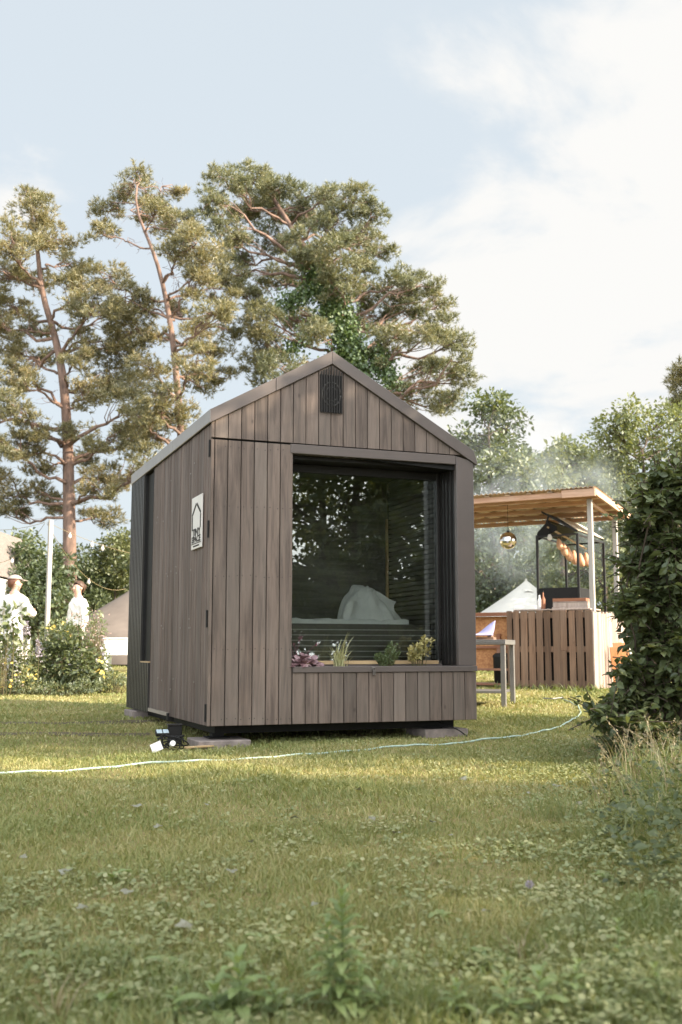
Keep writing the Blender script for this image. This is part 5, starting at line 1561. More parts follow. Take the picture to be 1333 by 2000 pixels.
def build_flower_bed():
    Y = 16.1
    garden_plant('leafy_shrub', 'dark green leafy shrub in the middle of the flower bed, in front of the post', [(140, 1290, 52, 52), (105, 1300, 40, 44), (170, 1310, 36, 40), (130, 1250, 40, 28)], Y, MAT['leaf_mid'], 1, leaf=.085, n=2600, wid=.8)
    garden_plant('yellow_flower_plant', 'green plant with yellow flowers at the left end of the flower bed', [(30, 1300, 44, 50), (60, 1310, 34, 44), (5, 1290, 36, 50), (-30, 1300, 40, 50)], Y - .25, MAT['leaf_pale'], 2, leaf=.06, n=2200, flowers=[('yellow', 22, .026, [(20, 1325, 30, 20), (50, 1322, 24, 18), (12, 1300, 20, 30), (5, 1340, 16, 14)])])
    garden_plant('orange_flower_plant', 'plant with warm yellow blooms beside the post, behind the dark shrub', [(115, 1228, 34, 20), (135, 1235, 24, 18), (95, 1240, 26, 20)], Y + .7, MAT['leaf_pale'], 3, leaf=.05, n=600, flowers=[('yellow', 16, .032, [(110, 1224, 22, 10), (136, 1240, 10, 12)])])
    garden_plant('airy_plant', 'airy plant with faded pinkish seed heads in front of the woman, right of the post', [(165, 1235, 34, 22), (190, 1225, 24, 22), (150, 1215, 22, 18)], Y + .2, MAT['leaf_mid'], 4, leaf=.035, n=520, flowers=[('pinkfl', 90, .016, [(150, 1215, 26, 26), (178, 1218, 34, 26), (190, 1240, 26, 26)])], stems=60)
    garden_plant('white_flower_plant', 'low plant with white and yellow flowers at the right end of the flower bed', [(195, 1300, 22, 44), (205, 1325, 20, 24), (185, 1320, 22, 26)], Y + .1, MAT['leaf_pale'], 5, leaf=.05, n=800, flowers=[('yellow', 10, .03, [(192, 1300, 12, 14), (196, 1318, 10, 10)]), ('lilac', 5, .026, [(200, 1262, 10, 16), (186, 1286, 8, 10), (206, 1280, 8, 14)])])
    garden_plant('broad_leaved_plant', 'tall plant with broad bright leaves in front of the person in the cap', [(8, 1220, 30, 34), (30, 1210, 20, 34), (-20, 1230, 30, 40), (18, 1250, 24, 26)], Y - .6, MAT['leaf_mid'], 6, leaf=.12, n=170, wid=1.1)
    garden_plant('tall_weed', 'tall thin leafy weed growing behind the airy plant, beside the tent', [(185, 1195, 14, 22), (192, 1225, 14, 20)], Y + .9, MAT['leaf_pale'], 7, leaf=.09, n=60)
    garden_plant('grass_tuft', 'small green tuft by the rear corner of the cabin', [(228, 1325, 18, 10), (240, 1330, 14, 8)], Y, MAT['leaf_mid'], 8, leaf=.06, n=260, wid=.5)
    garden_plant('edging_plant', 'low fringe of leafy plants along the front edge of the flower bed', [(60, 1340, 50, 12), (120, 1345, 50, 11), (170, 1340, 36, 11), (10, 1345, 40, 12)], Y - .5, MAT['leaf_mid'], 9, leaf=.05, n=1500, wid=.6)
    for k, (px, a, b) in enumerate(((52, 1214, 1240), (74, 1252, 1284))):
        flower_spike('pale lilac flower spike standing up in the left half of the flower bed', px, a, b, Y - .4, MAT['lilac'], 20 + k)


build_flower_bed()


# ------------------------------------------------------------------ big shrub at the right
def build_shrub():
    r = np.random.default_rng(61)
    Y = 8.0
    b = at(1345, 1490, Y); base = Vector((b.x, b.y, float(gz(b.x, b.y))))
    t = empty('broadleaf_shrub', base, 0, 'big dark green shrub with pointed leaves filling the right edge of the picture', 'shrub')
    bl = [(1318, 925, 34, 34), (1345, 960, 60, 60), (1295, 1000, 44, 40), (1320, 1070, 62, 60), (1268, 1045, 34, 40), (1262, 1110, 44, 44), (1300, 1160, 72, 60), (1232, 1180, 40, 32), (1262, 1235, 50, 44), (1320, 1260, 76, 64), (1240, 1310, 46, 44), (1300, 1350, 76, 64), (1215, 1370, 40, 36), (1250, 1420, 62, 44), (1320, 1440, 74, 50), (1205, 1425, 26, 26), (1265, 975, 34, 32), (1250, 1030, 28, 28), (1290, 940, 32, 28), (1180, 1390, 24, 22), (1235, 1100, 24, 24), (1225, 1455, 50, 24), (1285, 1475, 60, 26), (1210, 1468, 32, 20), (1320, 1495, 60, 22), (1250, 1490, 40, 18),
          (1420, 1000, 90, 100), (1420, 1180, 100, 100), (1430, 1360, 100, 100), (1540, 1100, 120, 160), (1560, 1330, 130, 130), (1480, 880, 80, 70)]
    g = Geo(); st = Geo()
    bl2 = [(b_, o_) for b_ in bl for o_ in ((-.42, .38) if b_[0] < 1360 else (0.0,))]
    for ((px, py, rx, ry), off) in bl2:
        c = np.array(at(px, py, Y + off + r.uniform(-.2, .2)) - base); a, h = rx / F * Y, ry / F * Y
        root = np.array([c[0] * .25 + r.normal(0, .05), c[1] * .3, 0])
        limb(st, root, c, .012, .005, r, .12, 9, -.08)
        nt_ = int(34 * (rx * ry / 2500) ** .6) if px < 1400 else int(20 * (rx * ry / 2500) ** .6)
        for k in range(nt_):
            d = rand_dirs(1, r)[0]; e = c + d * np.array([a, a * 1.1, h]) * r.uniform(.55, 1.12)
            s0 = c + (e - c) * r.uniform(0, .3) + r.normal(0, .03, 3)
            dirn = unit(e - s0); ln = r.uniform(.16, .36)
            s0 = e - dirn * ln
            q = np.linspace(0, 1, 7)[:, None]; P = s0 + dirn * ln * q + np.array([0, 0, -.10]) * ln * q ** 2
            st.tube(P, np.linspace(.004, .0015, 7), 4, cap=False)
            m = int(r.integers(9, 14)); f = np.linspace(.08, 1, m)
            C = s0 + dirn * ln * f[:, None] + np.array([0, 0, -.10]) * ln * f[:, None] ** 2
            sd_ = unit(np.cross(dirn, (0, 0, 1)) + 1e-6); sg = np.where(np.arange(m) % 2 == 0, 1, -1)[:, None]
            D = dirn * .55 + sd_ * sg * .8 + r.normal(0, .25, (m, 3)) + np.array([0, 0, -.28])
            Nn = np.array([0, -.15, 1.0]) + r.normal(0, .38, (m, 3))
            leaves(g, C, D, Nn, r.uniform(.045, .088, m), LEAF_FOLD, wid=1.15)
    g.build('foliage', MAT['leaf_shrub'], t); st.build('branches', MAT['bark2'], t)


build_shrub()


# ------------------------------------------------------------------ lawn: grass, ground leaves, dry grass
def vnoise(x, y, s, seed=0):
    x = np.asarray(x) * s; y = np.asarray(y) * s
    xi = np.floor(x).astype(int); yi = np.floor(y).astype(int); fx = x - xi; fy = y - yi
    fx = fx * fx * (3 - 2 * fx); fy = fy * fy * (3 - 2 * fy)
    def h(a, b):
        n = (a * 374761393 + b * 668265263 + seed * 982451653) & 0x7fffffff
        n = (n ^ (n >> 13)) * 1274126177 & 0x7fffffff
        return ((n ^ (n >> 16)) & 0xffff) / 65535.0
    return (h(xi, yi) * (1 - fx) + h(xi + 1, yi) * fx) * (1 - fy) + (h(xi, yi + 1) * (1 - fx) + h(xi + 1, yi + 1) * fx) * fy


def blades(geo, x, y, h, w, lean, r):
    n = len(x); z = gz(x, y)
    th = r.uniform(0, 2 * np.pi, n); ph = r.uniform(0, 2 * np.pi, n)
    sx, sy = np.cos(th) * w, np.sin(th) * w
    lx, ly = np.cos(ph) * lean * h, np.sin(ph) * lean * h
    V = np.empty((n, 5, 3))
    for i, (f, s) in enumerate(((0, 1), (0, -1), (.55, .75), (.55, -.75), (1, 0))):
        V[:, i, 0] = x + lx * f ** 1.7 + sx * s; V[:, i, 1] = y + ly * f ** 1.7 + sy * s
        V[:, i, 2] = z - .004 * (f == 0) + h * f * (1 - .25 * lean * f)
    k = np.arange(n)[:, None] * 5
    geo.add(V.reshape(-1, 3), k + np.array([[0, 1, 3, 2]])); 
    geo.f.append(k + np.array([[2, 3, 4]]) + geo.n - n * 5); geo.m.append(np.zeros(n, int))


LAWN_STRIPS = ((on_ground(20, 1413).y, on_ground(210, 1411).y), (on_ground(20, 1437).y, on_ground(200, 1434).y))


def build_lawn():
    for (ya, yb) in LAWN_STRIPS:  # ragged brown strips laid on the left lawn
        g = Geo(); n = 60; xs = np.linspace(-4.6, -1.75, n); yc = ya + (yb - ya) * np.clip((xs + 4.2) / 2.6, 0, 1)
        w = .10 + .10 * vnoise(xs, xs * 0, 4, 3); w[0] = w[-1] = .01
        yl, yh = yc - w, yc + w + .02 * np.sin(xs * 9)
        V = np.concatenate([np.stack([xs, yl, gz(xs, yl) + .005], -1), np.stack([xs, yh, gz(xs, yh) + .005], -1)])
        g.add(V, [(i, i + 1, n + i + 1, n + i) for i in range(n - 1)]); tag(g.build('lawn_strip', MAT['dulled']), kind='structure')
    r = np.random.default_rng(9)
    short = Geo(); long_ = Geo()
    for (y0, y1, den) in ((1.7, 2.6, 11000), (2.6, 3.4, 9500), (3.4, 5, 7000), (5, 8, 4000), (8, 13, 2100), (13, 20, 800), (20, 32, 260)):
        hw = .42 * y1 + 1.5; n = int((y1 - y0) * 2 * hw * den)
        x = r.uniform(-hw, hw, n); y = r.uniform(y0, y1, n)
        # bare and thin patches
        nz = .6 * vnoise(x, y, 2.1, 1) + .4 * vnoise(x, y, 7, 2)
        keep = r.uniform(0, 1, n) < np.clip(.30 + 1.25 * nz, 0, 1)
        keep &= r.uniform(0, 1, n) < np.where(np.abs(x) < .34 * y + .5, 1, .45)
        lx = (x - CX) * math.cos(CT) + (y - CY) * math.sin(CT); ly = -(x - CX) * math.sin(CT) + (y - CY) * math.cos(CT)
        inside = (lx > .3) & (lx < W - .2) & (ly > .4) & (ly < LEN)
        keep &= ~(inside & (r.uniform(0, 1, n) < .8))
        x, y, nz = x[keep], y[keep], nz[keep]; n = len(x)
        side = np.clip((x / y - .215 + .05 * (vnoise(x, y, 3, 5) - .5)) / .08, 0, 1)
        near = np.clip((3.7 - y + .8 * (vnoise(x, y, 1.7, 8) - .5)) / 1.6, 0, 1)
        patch = np.clip((vnoise(x, y, 1.3, 4) - .55) / .3, 0, 1)
        h = .022 + .016 * nz + .075 * near * vnoise(x, y, 5, 6) ** 1.6 + (.07 + .09 * (y > 4.5)) * side * vnoise(x, y, 4, 7) ** 1.4 * (y < 12) + .02 * patch
            # blades cut short along the two brown strips
        for (ya, yb) in LAWN_STRIPS:
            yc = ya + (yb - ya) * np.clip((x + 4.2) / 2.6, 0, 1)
            dulled = (np.abs(y - yc + .18 * (vnoise(x, y, 3, 31) - .5)) < .17) & (x < -1.7) & (r.uniform(0, 1, n) < .8)
            h = np.where(dulled, .004, h)
        # longer along the bar's foot and the edge of the bed
        bx = (x - BX) * be1.x + (y - BY) * be1.y; by = (x - BX) * be2.x + (y - BY) * be2.y
        h += .14 * np.exp(-((by + .12) / .16) ** 2) * (bx > -1.6) * (bx < .2) * r.uniform(.3, 1, n)
        h *= r.uniform(.55, 1.3, n)
        w = np.maximum(.0016, y * .00045) * r.uniform(.7, 1.4, n)
        lg = (h > .075) | (r.uniform(0, 1, n) < near * .5)
        for gg, m in ((short, ~lg), (long_, lg)):
            blades(gg, x[m], y[m], h[m], w[m], r.uniform(.3, 1.3, m.sum()), r)
    tag(short.build('lawn_grass', MAT['grass']), 'short mown yellowish lawn grass in front of and around the cabin', 'grass', kind='stuff')
    tag(long_.build('long_grass', MAT['grass_long']), 'longer green grass at the near edge of the lawn and along the shrub', 'grass', kind='stuff')
    # creeping leaves
    g = Geo()
    n = 60000; y = 1.8 + 8 * r.uniform(0, 1, n) ** 1.4; x = r.uniform(-1, 1, n) * (.34 * y + .5)
    pm = .35 * vnoise(x, y, 1.6, 21) + .4 * vnoise(x, y, 4.5, 22) + .25 * vnoise(x, y, 12, 23)
    bias = .08 * np.clip((5 - y) / 2.5, -1, 1) + .13 * np.clip(x / y / .25, -.6, 1.2)
    keep = r.uniform(0, 1, n) < np.clip((pm + bias - .46) / .30, 0.03, .75)
    x, y = x[keep], y[keep]; n = len(x)
    z = gz(x, y) + r.uniform(.004, .034, n) + .05 * np.clip((x / y - .16) / .08, 0, 1) * r.uniform(0, 1, n)
    C = np.stack([x, y, z], -1); rep_ = 3
    C = np.repeat(C, rep_, 0) + r.normal(0, .006, (n * rep_, 3)); m = len(C)
    D = r.normal(0, 1, (m, 3)); D[:, 2] = r.normal(0, .25, m)
    leaves(g, C, D, np.stack([r.normal(0, .35, m), r.normal(-.1, .35, m), np.ones(m)], -1), r.uniform(.008, .018, m), LEAF_ROUND)
    tag(g.build('ground_leaves', MAT['clover']), 'creeping clover and small round leaves spreading through the near lawn', 'ground cover', kind='stuff')
    # dry tall grass below the shrub
    g = Geo()
    n = 340
    for k in range(n):
        px = r.uniform(1120, 1420); d = r.uniform(5.2, 8.4); q = at(px, 1500, d); x, y = q.x, d
        lim = np.clip((px - 1120) / 120, 0.05, 1)
        if r.uniform() > lim: continue
        z = float(gz(x, y)); h = r.uniform(.15, .42) * (.55 + .45 * lim); ph = r.uniform(0, 6.28); ln = r.uniform(.15, .75)
        s = np.linspace(0, 1, 7); P = np.stack([x + np.cos(ph) * ln * h * s ** 2, y + np.sin(ph) * ln * h * s ** 2, z + h * s * (1 - .3 * ln * s ** 2)], -1)
        w = .0020 * (1 - .6 * s)
        sv = np.array([1, .15, 0]) * w[:, None]
        g.add(np.concatenate([P - sv, P + sv]), [(i, i + 1, 8 + i, 7 + i) for i in range(6)])
        if r.uniform() < .45:
            m = 14; f = r.uniform(.72, 1, m); C = np.stack([np.interp(f, s, P[:, i]) for i in range(3)], -1) + r.normal(0, .006, (m, 3))
            leaves(g, C, unit(P[-1] - P[-3]) + r.normal(0, .4, (m, 3)), rand_dirs(m, r), r.uniform(.012, .022, m), LEAF_QUAD, wid=.7)
    tag(g.build('dry_grass', MAT['straw']), 'tall dry grass stalks with seed heads below the big shrub', 'grass', kind='stuff')
    g = Geo(); n = 1500
    px = r.uniform(1090, 1440, n); d = r.uniform(4.2, 8.6, n); keep = r.uniform(0, 1, n) < np.clip((px - 1080) / 160, .05, 1); px, d = px[keep], d[keep]
    x = (px - 666.5) / F * d * 1.0; h = r.uniform(.10, .38, len(x)) * np.clip((px - 1060) / 200, .3, 1)
    blades(g, x, d, h, np.full(len(x), .0026), r.uniform(.3, 1.0, len(x)), r)
    tag(g.build('verge_grass', MAT['grass_long']), 'long green grass mixed into the dry stalks below the big shrub', 'grass', kind='stuff')
    g = Geo(); n = 2600
    d = r.uniform(3.6, 8.3, n); px = 1120 + 300 * r.uniform(0, 1, n) ** .8; keep = r.uniform(0, 1, n) < np.clip((px - 1100) / 130, .08, 1) * np.clip(vnoise(px * .02, d, 1.3, 71) * 1.7 - .25, 0, 1)
    px, d = px[keep], d[keep]; m = len(d); x = (px - 666.5) / F * d
    C = np.stack([x, d, gz(x, d) + r.uniform(.03, .20, m) * np.clip((px - 1080) / 160, .25, 1)], -1)
    D = r.normal(0, 1, (m, 3)); D[:, 2] = r.normal(0, .3, m)
    leaves(g, C, D, np.stack([r.normal(0, .4, m), r.normal(-.25, .4, m), np.ones(m)], -1), r.uniform(.025, .055, m), LEAF_FOLD, wid=1.2)
    tag(g.build('undergrowth', MAT['leaf_shrub']), 'dark leafy undergrowth between the lawn and the big shrub', 'undergrowth', kind='stuff')
    # fallen leaves, each one its own
    me = None
    spots = [(402, 1582), (265, 1586), (45, 1690), (128, 1718), (576, 1610), (845, 1618), (880, 1645), (310, 1628), (452, 1718), (618, 1786), (1130, 1580), (162, 1792), (360, 1830), (775, 1640), (490, 1658), (1240, 1800), (725, 1612), (1090, 1545), (950, 1800), (700, 1552), (1035, 1560), (250, 1760), (640, 1480), (905, 1530)]
    for k, (px, py) in enumerate(spots):
        p = on_ground(px, py)
        if me is None or k % 3 == 0:
            g = Geo(); th = np.linspace(0, 2 * np.pi, 18, endpoint=False)
            rr = .5 * (1 + .22 * np.cos(5 * th + k) + .08 * np.cos(9 * th)); V = [(0, 0, .06)] + [(rr_ * math.cos(a), .78 * rr_ * math.sin(a), .10 * math.sin(2 * a + k) + .05 * rr_) for rr_, a in zip(rr, th)]
            g.add(V, [(0, 1 + i, 1 + (i + 1) % 18) for i in range(18)]); o = g.build('fallen_leaf', MAT['litter']); me = o.data
        else:
            o = bpy.data.objects.new('fallen_leaf', me); COL.objects.link(o)
        sz = r.uniform(.028, .062); o.scale = (sz,) * 3; o.location = (p.x, p.y, p.z + .03); o.rotation_euler = (r.normal(0, .2), r.normal(0, .2), r.uniform(0, 6.28))
        tag(o, 'curled grey brown fallen leaf lying on the lawn', 'leaf', 'fallen leaves on the lawn')


build_lawn()


# ------------------------------------------------------------------ weeds close to the camera
def weed(lab, px, py0, py1, seed, nl=26, leaf=.07, mat='weed', name='tall_weed', lean=0.0, wid=.36, group=None):
    r = np.random.default_rng(seed); b = on_ground(px, py0); top = at(px + lean, py1, b.y)
    t = empty(name, b, 0, lab, 'weed', group)
    T = np.array(top - b); P = interp_path([(0, 0, 0), T * .5 + r.normal(0, .006, 3), T], 12)
    st = Geo(); st.tube(P, np.linspace(.0035, .0012, 12), 6); st.build('stem', MAT['stemg'], t)
    f = np.linspace(.12, 1, nl); C = np.stack([np.interp(f, np.linspace(0, 1, 12), P[:, i]) for i in range(3)], -1)
    a = np.arange(nl) * 2.4 + r.uniform(0, .5, nl); el = .25 + .9 * f ** 2
    D = np.stack([np.cos(a) * np.cos(el), np.sin(a) * np.cos(el), np.sin(el)], -1)
    S = leaf * 1.25 * (1.05 - .5 * f ** 2) * r.uniform(.8, 1.2, nl)
    n = 6; s = np.linspace(0, 1, n); g = Geo()
    for c, d, sz in zip(C, D, S):
        side = unit(np.cross(d, (0, 0, 1))); 
        Q = c + d * (sz * s)[:, None] + np.array([0, 0, -1]) * (sz * .45 * s ** 2)[:, None]
        w = sz * wid * .5 * np.sin(np.pi * np.clip(s * .92 + .08, 0, 1)) ** .8; w[-1] = .0004
        up = np.array([0, 0, .25]) * w[:, None]
        g.add(np.concatenate([Q - side * w[:, None] + up, Q, Q + side * w[:, None] + up]), [(i, i + 1, n + i + 1, n + i) for i in range(n - 1)] + [(n + i, n + i + 1, 2 * n + i + 1, 2 * n + i) for i in range(n - 1)])
    g.build('leaves', MAT[mat], t)


def tuft(lab, px, py, seed, n=60, h=.16, mat='grass_long', spread=.05, name='grass_clump'):
    r = np.random.default_rng(seed); b = on_ground(px, py); g = Geo()
    x = b.x + r.normal(0, spread * .5, n); y = b.y + r.normal(0, spread * .5, n)
    blades(g, x - b.x, y - b.y, h * r.uniform(.5, 1.1, n), np.full(n, .0017), r.uniform(.2, 1.2, n), r)
    o = g.build(name, MAT[mat]); o.location = (b.x, b.y, b.z - float(gz(0, 0))); tag(o, lab, 'grass')


def build_weeds():
    weed('tallest upright weed with whorls of narrow leaves near the bottom centre of the lawn', 668, 1985, 1742, 1, 44, .068, wid=.30)
    weed('weed with narrow leaves close to the left of the tallest upright weed', 648, 1992, 1800, 2, 26, .055, lean=-10, wid=.26)
    weed('weed with broad drooping leaves at the bottom left of centre', 462, 1990, 1868, 3, 18, .075, wid=.34)
    weed('low weed with a wide flat leaf at the bottom edge, left of the drooping one', 432, 1998, 1930, 4, 9, .085, wid=.36, lean=-12)
    weed('leafy weed at the bottom right, among clover', 1055, 1995, 1900, 5, 14, .06, wid=.4)
    # rosettes of broad leaves scattered in the near grass
    r = np.random.default_rng(12); proto = None
    for k, (px, py) in enumerate(((432, 1990), (560, 1960), (905, 1985), (1130, 1950), (215, 1960), (1200, 1880), (960, 1890), (770, 1905), (330, 1900), (80, 1880), (1090, 1830), (1260, 1760), (1180, 1720), (520, 1850), (860, 1800), (690, 1700), (1010, 1660), (220, 1720))):
        b = on_ground(px, py)
        if k % 6 == 0:
            g = Geo(); n = 6; s_ = np.linspace(0, 1, n)
            for q in range(9 + k % 4):
                a = q * 2.4 + r.uniform(-.3, .3); e = r.uniform(.15, .8); d = np.array([math.cos(a) * math.cos(e), math.sin(a) * math.cos(e), math.sin(e)]); sz = r.uniform(.05, .10)
                side = np.array([-math.sin(a), math.cos(a), 0]); Q = d * (sz * s_)[:, None] + np.array([0, 0, -1]) * (sz * .5 * s_ ** 2)[:, None]; w = sz * .17 * np.sin(np.pi * (s_ * .9 + .08)) * (1 + .25 * np.sin(s_ * 19)); up = np.array([0, 0, .4]) * w[:, None]
                g.add(np.concatenate([Q - side * w[:, None] + up, Q, Q + side * w[:, None] + up]), [(i, i + 1, n + i + 1, n + i) for i in range(n - 1)] + [(n + i, n + i + 1, 2 * n + i + 1, 2 * n + i) for i in range(n - 1)])
            o = g.build('leafy_rosette', MAT['weed']); proto = o.data
        else:
            o = bpy.data.objects.new('leafy_rosette', proto); COL.objects.link(o)
        z_ = r.uniform(.7, 1.2); o.scale = (z_,) * 3; o.location = (b.x, b.y, b.z + .008); o.rotation_euler = (0, 0, r.uniform(0, 6.28))
        tag(o, 'low rosette of broad green leaves growing in the near lawn', 'weed', 'leaf rosettes in the lawn')
    tuft('dense grass clump right of the tallest upright weed', 826, 1990, 1, 120, .11)
    tuft('thin pale grass clump at the bottom left', 105, 1998, 2, 20, .13, 'straw', .03)
    tuft('reddish dry grass clump on the right of the near lawn', 1030, 1880, 3, 24, .10, 'straw', .08)
    tuft('bushy pale weed clump on the right of the near lawn', 1040, 1870, 4, 110, .09, 'grass_long', .1)
    tuft('tall grass clump where the lawn meets the big shrub', 1085, 1600, 5, 120, .2, 'grass_long', .16)
    rr = np.random.default_rng(55)
    sp = [(395, 1985), (520, 1975), (585, 1990), (720, 1975), (760, 1995), (905, 1960), (975, 1985), (1110, 1985), (1190, 1960), (1260, 1930), (1300, 1850), (1225, 1840), (1150, 1790), (1275, 1700), (865, 1890), (300, 1980), (200, 1890), (640, 1900)]
    for k, (px, py) in enumerate(sp):
        b = on_ground(px, py); n = 46; g = Geo(); x = b.x + rr.normal(0, .045, n); y = b.y + rr.normal(0, .045, n)
        blades(g, x - b.x, y - b.y, rr.uniform(.07, .13) * rr.uniform(.5, 1.1, n), np.full(n, .0017), rr.uniform(.3, 1.3, n), rr)
        o = g.build('grass_clump', MAT['grass_long']); o.location = (b.x, b.y, b.z - float(gz(0, 0))); tag(o, 'small green clump of longer grass in the near lawn', 'grass', 'grass clumps in the near lawn')
    ws = [(540, 1995, 1915), (705, 1998, 1880), (742, 1990, 1925), (880, 1998, 1920), (985, 1998, 1905), (1120, 1975, 1880), (1215, 1900, 1800), (350, 1998, 1935), (1285, 1990, 1890)]
    for k, (px, a_, b_) in enumerate(ws):
        weed('small leafy weed among the longer grass near the bottom of the lawn', px, a_, b_, 30 + k, 16, .042, wid=.34, lean=float(rr.normal(0, 8)), group='small weeds in the near lawn')
    # a single clover-like flower
    b = on_ground(1036, 1772); t = empty('white_flower', b, 0, 'single round whitish flower on a thin stem in the right of the lawn', 'flower')
    r = np.random.default_rng(3); top = np.array(at(1035, 1727, b.y) - b)
    g = Geo(); g.tube(interp_path([(0, 0, 0), top * .5 + (.004, 0, 0), top], 8), .0013, 5); g.build('stem', MAT['stemg'], t)
    g = Geo(); d = rand_dirs(90, r); leaves(g, np.repeat(top[None], 90, 0) + d * .004, d, rand_dirs(90, r), .011, LEAF_QUAD, wid=.6); g.build('bloom', MAT['lilac'], t)


MAT['weed'] = foliage('fresh weed leaf', [(0.20, 0.27, 0.09), (0.26, 0.33, 0.12), (0.33, 0.38, 0.16)], trans=0.4, clump=4)
MAT['stemg'] = solid('green stem', (0.15, 0.19, 0.07), rough=0.6)
build_weeds()


# ------------------------------------------------------------------ hose, cables and the things by the cabin's corner
def build_small():
    pts = [(-60, 1522), (0, 1516), (110, 1509), (230, 1501), (330, 1494), (480, 1486), (620, 1476), (760, 1464), (900, 1453), (1000, 1444), (1075, 1428), (1115, 1412), (1136, 1396), (1130, 1382), (1112, 1372), (1100, 1367)]
    P = interp_path([on_ground(*p) for p in pts], 90); P[:, 2] = gz(P[:, 0], P[:, 1]) + .016
    P[:, 2] += .006 * np.sin(np.arange(90) * .7) + .004 * np.sin(np.arange(90) * 1.9)
    t = empty('garden_hose', tuple(P[0]), 0, 'pale green garden hose lying across the lawn in front of the cabin', 'hose')
    g = Geo(); g.tube(P - P[0], .0078, 8); g.build('hose', MAT['hose'], t, smooth=True)
    e = P[-1] - P[0]; d = unit(P[-1] - P[-3]); g = Geo(); g.tube([e, e + d * .05, e + d * .06, e + d * .16], [.02, .022, .028, .024], 10); g.build('connector', MAT['black'], t, smooth=True)
    g = Geo(); q = [on_ground(*p) for p in ((1098, 1367), (1080, 1369), (1062, 1368))]; g.tube([Vector((v.x, v.y, v.z + .03)) - Vector(P[0]) for v in q], .009, 6); g.build('tail', MAT['steel'], t)
    # black power box with adapter, cable, card
    b = on_ground(341, 1456)
    t = empty('power_box', b, .25, 'black power box standing on the grass by the front left corner of the cabin', 'power box')
    g = Geo(); g.box(-.058, .058, -.045, .045, 0, .165); g.build('body', MAT['black'], t, bevel=.006)
    g = Geo(); g.box(-.064, .064, -.05, .05, .166, .178); g.build('lid', MAT['frame'], t, bevel=.003)
    b2 = on_ground(318, 1462)
    t = empty('cable_adapter', b2, .3, 'small black adapter with pale panels on an added spike in the grass beside the power box', 'adapter')  # the adapter by the power box, held up by an added spike
    M = Matrix.Translation((0, 0, .125)) @ Matrix.Rotation(.35, 4, 'X')
    g = Geo(); g.box(-.06, .05, -.04, .04, -.015, .012, 0, M); g.build('case', MAT['black'], t, bevel=.004)
    g = Geo(); g.tube([(-.005, 0, -.02), (-.005, 0, .115)], .008, 8); g.build('spike', MAT['black'], t)
    for k in range(2):
        g = Geo(); g.box(-.052 + .052 * k, -.008 + .052 * k, -.034, .034, .0135, .016, 0, M); g.build('panel', MAT['panel'], t)
    r = np.random.default_rng(8)
    c = on_ground(338, 1466)
    g = Geo()
    P = []
    for k in range(130):
        a = k * .24; rr = .075 + .025 * math.sin(k * .13); P.append((rr * math.cos(a) * (1.1 + .2 * math.sin(k * .07)), rr * math.sin(a) * .7, .02 + .05 * (1 + math.sin(a * .5 + k * .03)) * .9 + .012 * math.sin(k * .4)))
    P += [(-.02, .02, .10), (-.08, .05, .13), (-.12, .02, .09), (-.125, -.03, .02), (-.11, -.05, .01)]
    P = interp_path(P, 260); g.tube(P, .0055, 6)
    o = g.build('cable_coil', MAT['black'], smooth=True); o.location = c; tag(o, 'tangled black cable coil on the grass in front of the power box', 'cable')
    g = Geo(); g.lathe([(.0, -.02), (.022, -.02), (.022, .02), (0, .02)], 14); o = g.build('cable_plug', MAT['white']); o.location = (c.x + .01, c.y - .09, c.z + .06); o.rotation_euler = (1.2, .3, .2); tag(o, 'small white plug lying on the black cable coil', 'plug')
    c = on_ground(306, 1472); g = Geo(); g.box(-.042, .042, -.0015, .0015, -.036, .036); o = g.build('white_card', MAT['sign']); o.location = (c.x, c.y, c.z + .05); o.rotation_euler = (R(-22), R(-24), .15); tag(o, 'white card standing tilted in the grass at the left of the cable coil', 'card')
    a, d = on_ground(362, 1467), on_ground(424, 1463); g = Geo(); L_ = (d - a).length; g.box(0, L_, -.02, .02, 0, .014); o = g.build('wooden_stick', MAT['rawwood'], bevel=.002); o.location = (a.x, a.y, a.z + .02); o.rotation_euler = (0, 0, math.atan2(d.y - a.y, d.x - a.x)); tag(o, 'pale flat wooden stick lying on the grass in front of the left slab', 'stick')
    # black cable on the right slab
    s = cab(W - .30, .16, -ZB + .08); pts = [s + Vector((-.10, .06, .12)), s + Vector((.02, -.02, .06)), s + Vector((.16, -.10, .01)), s + Vector((.24, -.08, -.05)), s + Vector((.26, .1, -.06))]
    P = interp_path(pts, 24); g = Geo(); g.tube(P - P[0], .006, 6); o = g.build('black_cable', MAT['black'], smooth=True); o.location = tuple(P[0]); tag(o, 'short black cable bending over the slab at the right front foot', 'cable')


MAT['panel'] = solid('pale blue panel', (0.45, 0.55, 0.62), rough=0.25)
build_small()


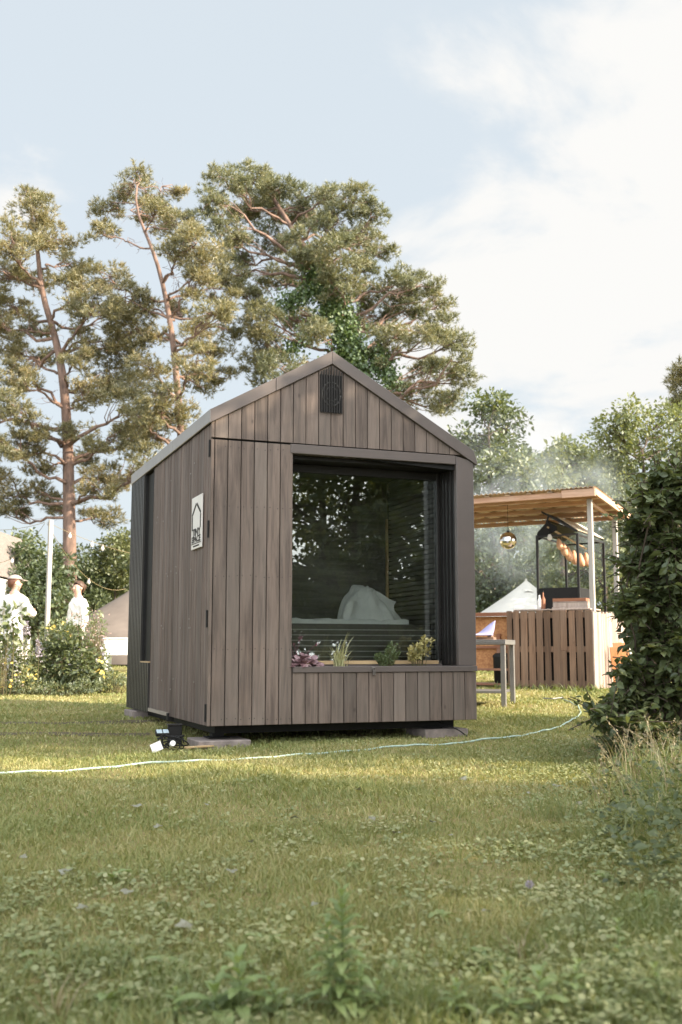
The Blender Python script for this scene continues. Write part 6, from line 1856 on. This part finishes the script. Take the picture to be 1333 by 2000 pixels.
# ------------------------------------------------------------------ smoke from the grill
def build_smoke():
    m, N, L = new_mat('smoke')
    out = N.new('ShaderNodeOutputMaterial'); v = N.new('ShaderNodeVolumePrincipled')
    v.inputs['Color'].default_value = (0.74, 0.84, 0.94, 1); v.inputs['Anisotropy'].default_value = 0.2
    tc = N.new('ShaderNodeTexCoord')
    no = N.new('ShaderNodeTexNoise'); no.inputs['Scale'].default_value = 1.1; no.inputs['Detail'].default_value = 4; no.inputs['Distortion'].default_value = 1.2
    L.new(tc.outputs['Object'], no.inputs['Vector'])
    ln = N.new('ShaderNodeVectorMath'); ln.operation = 'LENGTH'; mp = N.new('ShaderNodeMapping'); mp.inputs['Scale'].default_value = (1 / 2.3, 1 / 1.7, 1 / 2.1)
    L.new(tc.outputs['Object'], mp.inputs[0]); L.new(mp.outputs[0], ln.inputs[0])
    fo = N.new('ShaderNodeMapRange'); L.new(ln.outputs['Value'], fo.inputs['Value']); fo.inputs['From Min'].default_value = .25; fo.inputs['From Max'].default_value = .98; fo.inputs['To Min'].default_value = 1; fo.inputs['To Max'].default_value = 0
    r1 = N.new('ShaderNodeMapRange'); L.new(no.outputs['Fac'], r1.inputs['Value']); r1.inputs['From Min'].default_value = .45; r1.inputs['From Max'].default_value = .72
    mu = N.new('ShaderNodeMath'); mu.operation = 'MULTIPLY'; L.new(fo.outputs[0], mu.inputs[0]); L.new(r1.outputs[0], mu.inputs[1])
    m2 = N.new('ShaderNodeMath'); m2.operation = 'MULTIPLY'; L.new(mu.outputs[0], m2.inputs[0]); m2.inputs[1].default_value = .5
    L.new(m2.outputs[0], v.inputs['Density']); L.new(v.outputs[0], out.inputs['Volume'])
    p = at(1030, 990, 20.6); g = Geo(); k = 14
    prof = [(max(.001, math.sin(a)), -math.cos(a)) for a in np.linspace(0, math.pi, k)]
    g.lathe(prof, 24); g.v[0] *= np.array([2.3, 1.7, 2.1], np.float32)
    o = g.build('smoke', m); o.location = p; tag(o, 'thin bluish smoke drifting from the grill up past the canopy', 'smoke', kind='stuff')


build_smoke()
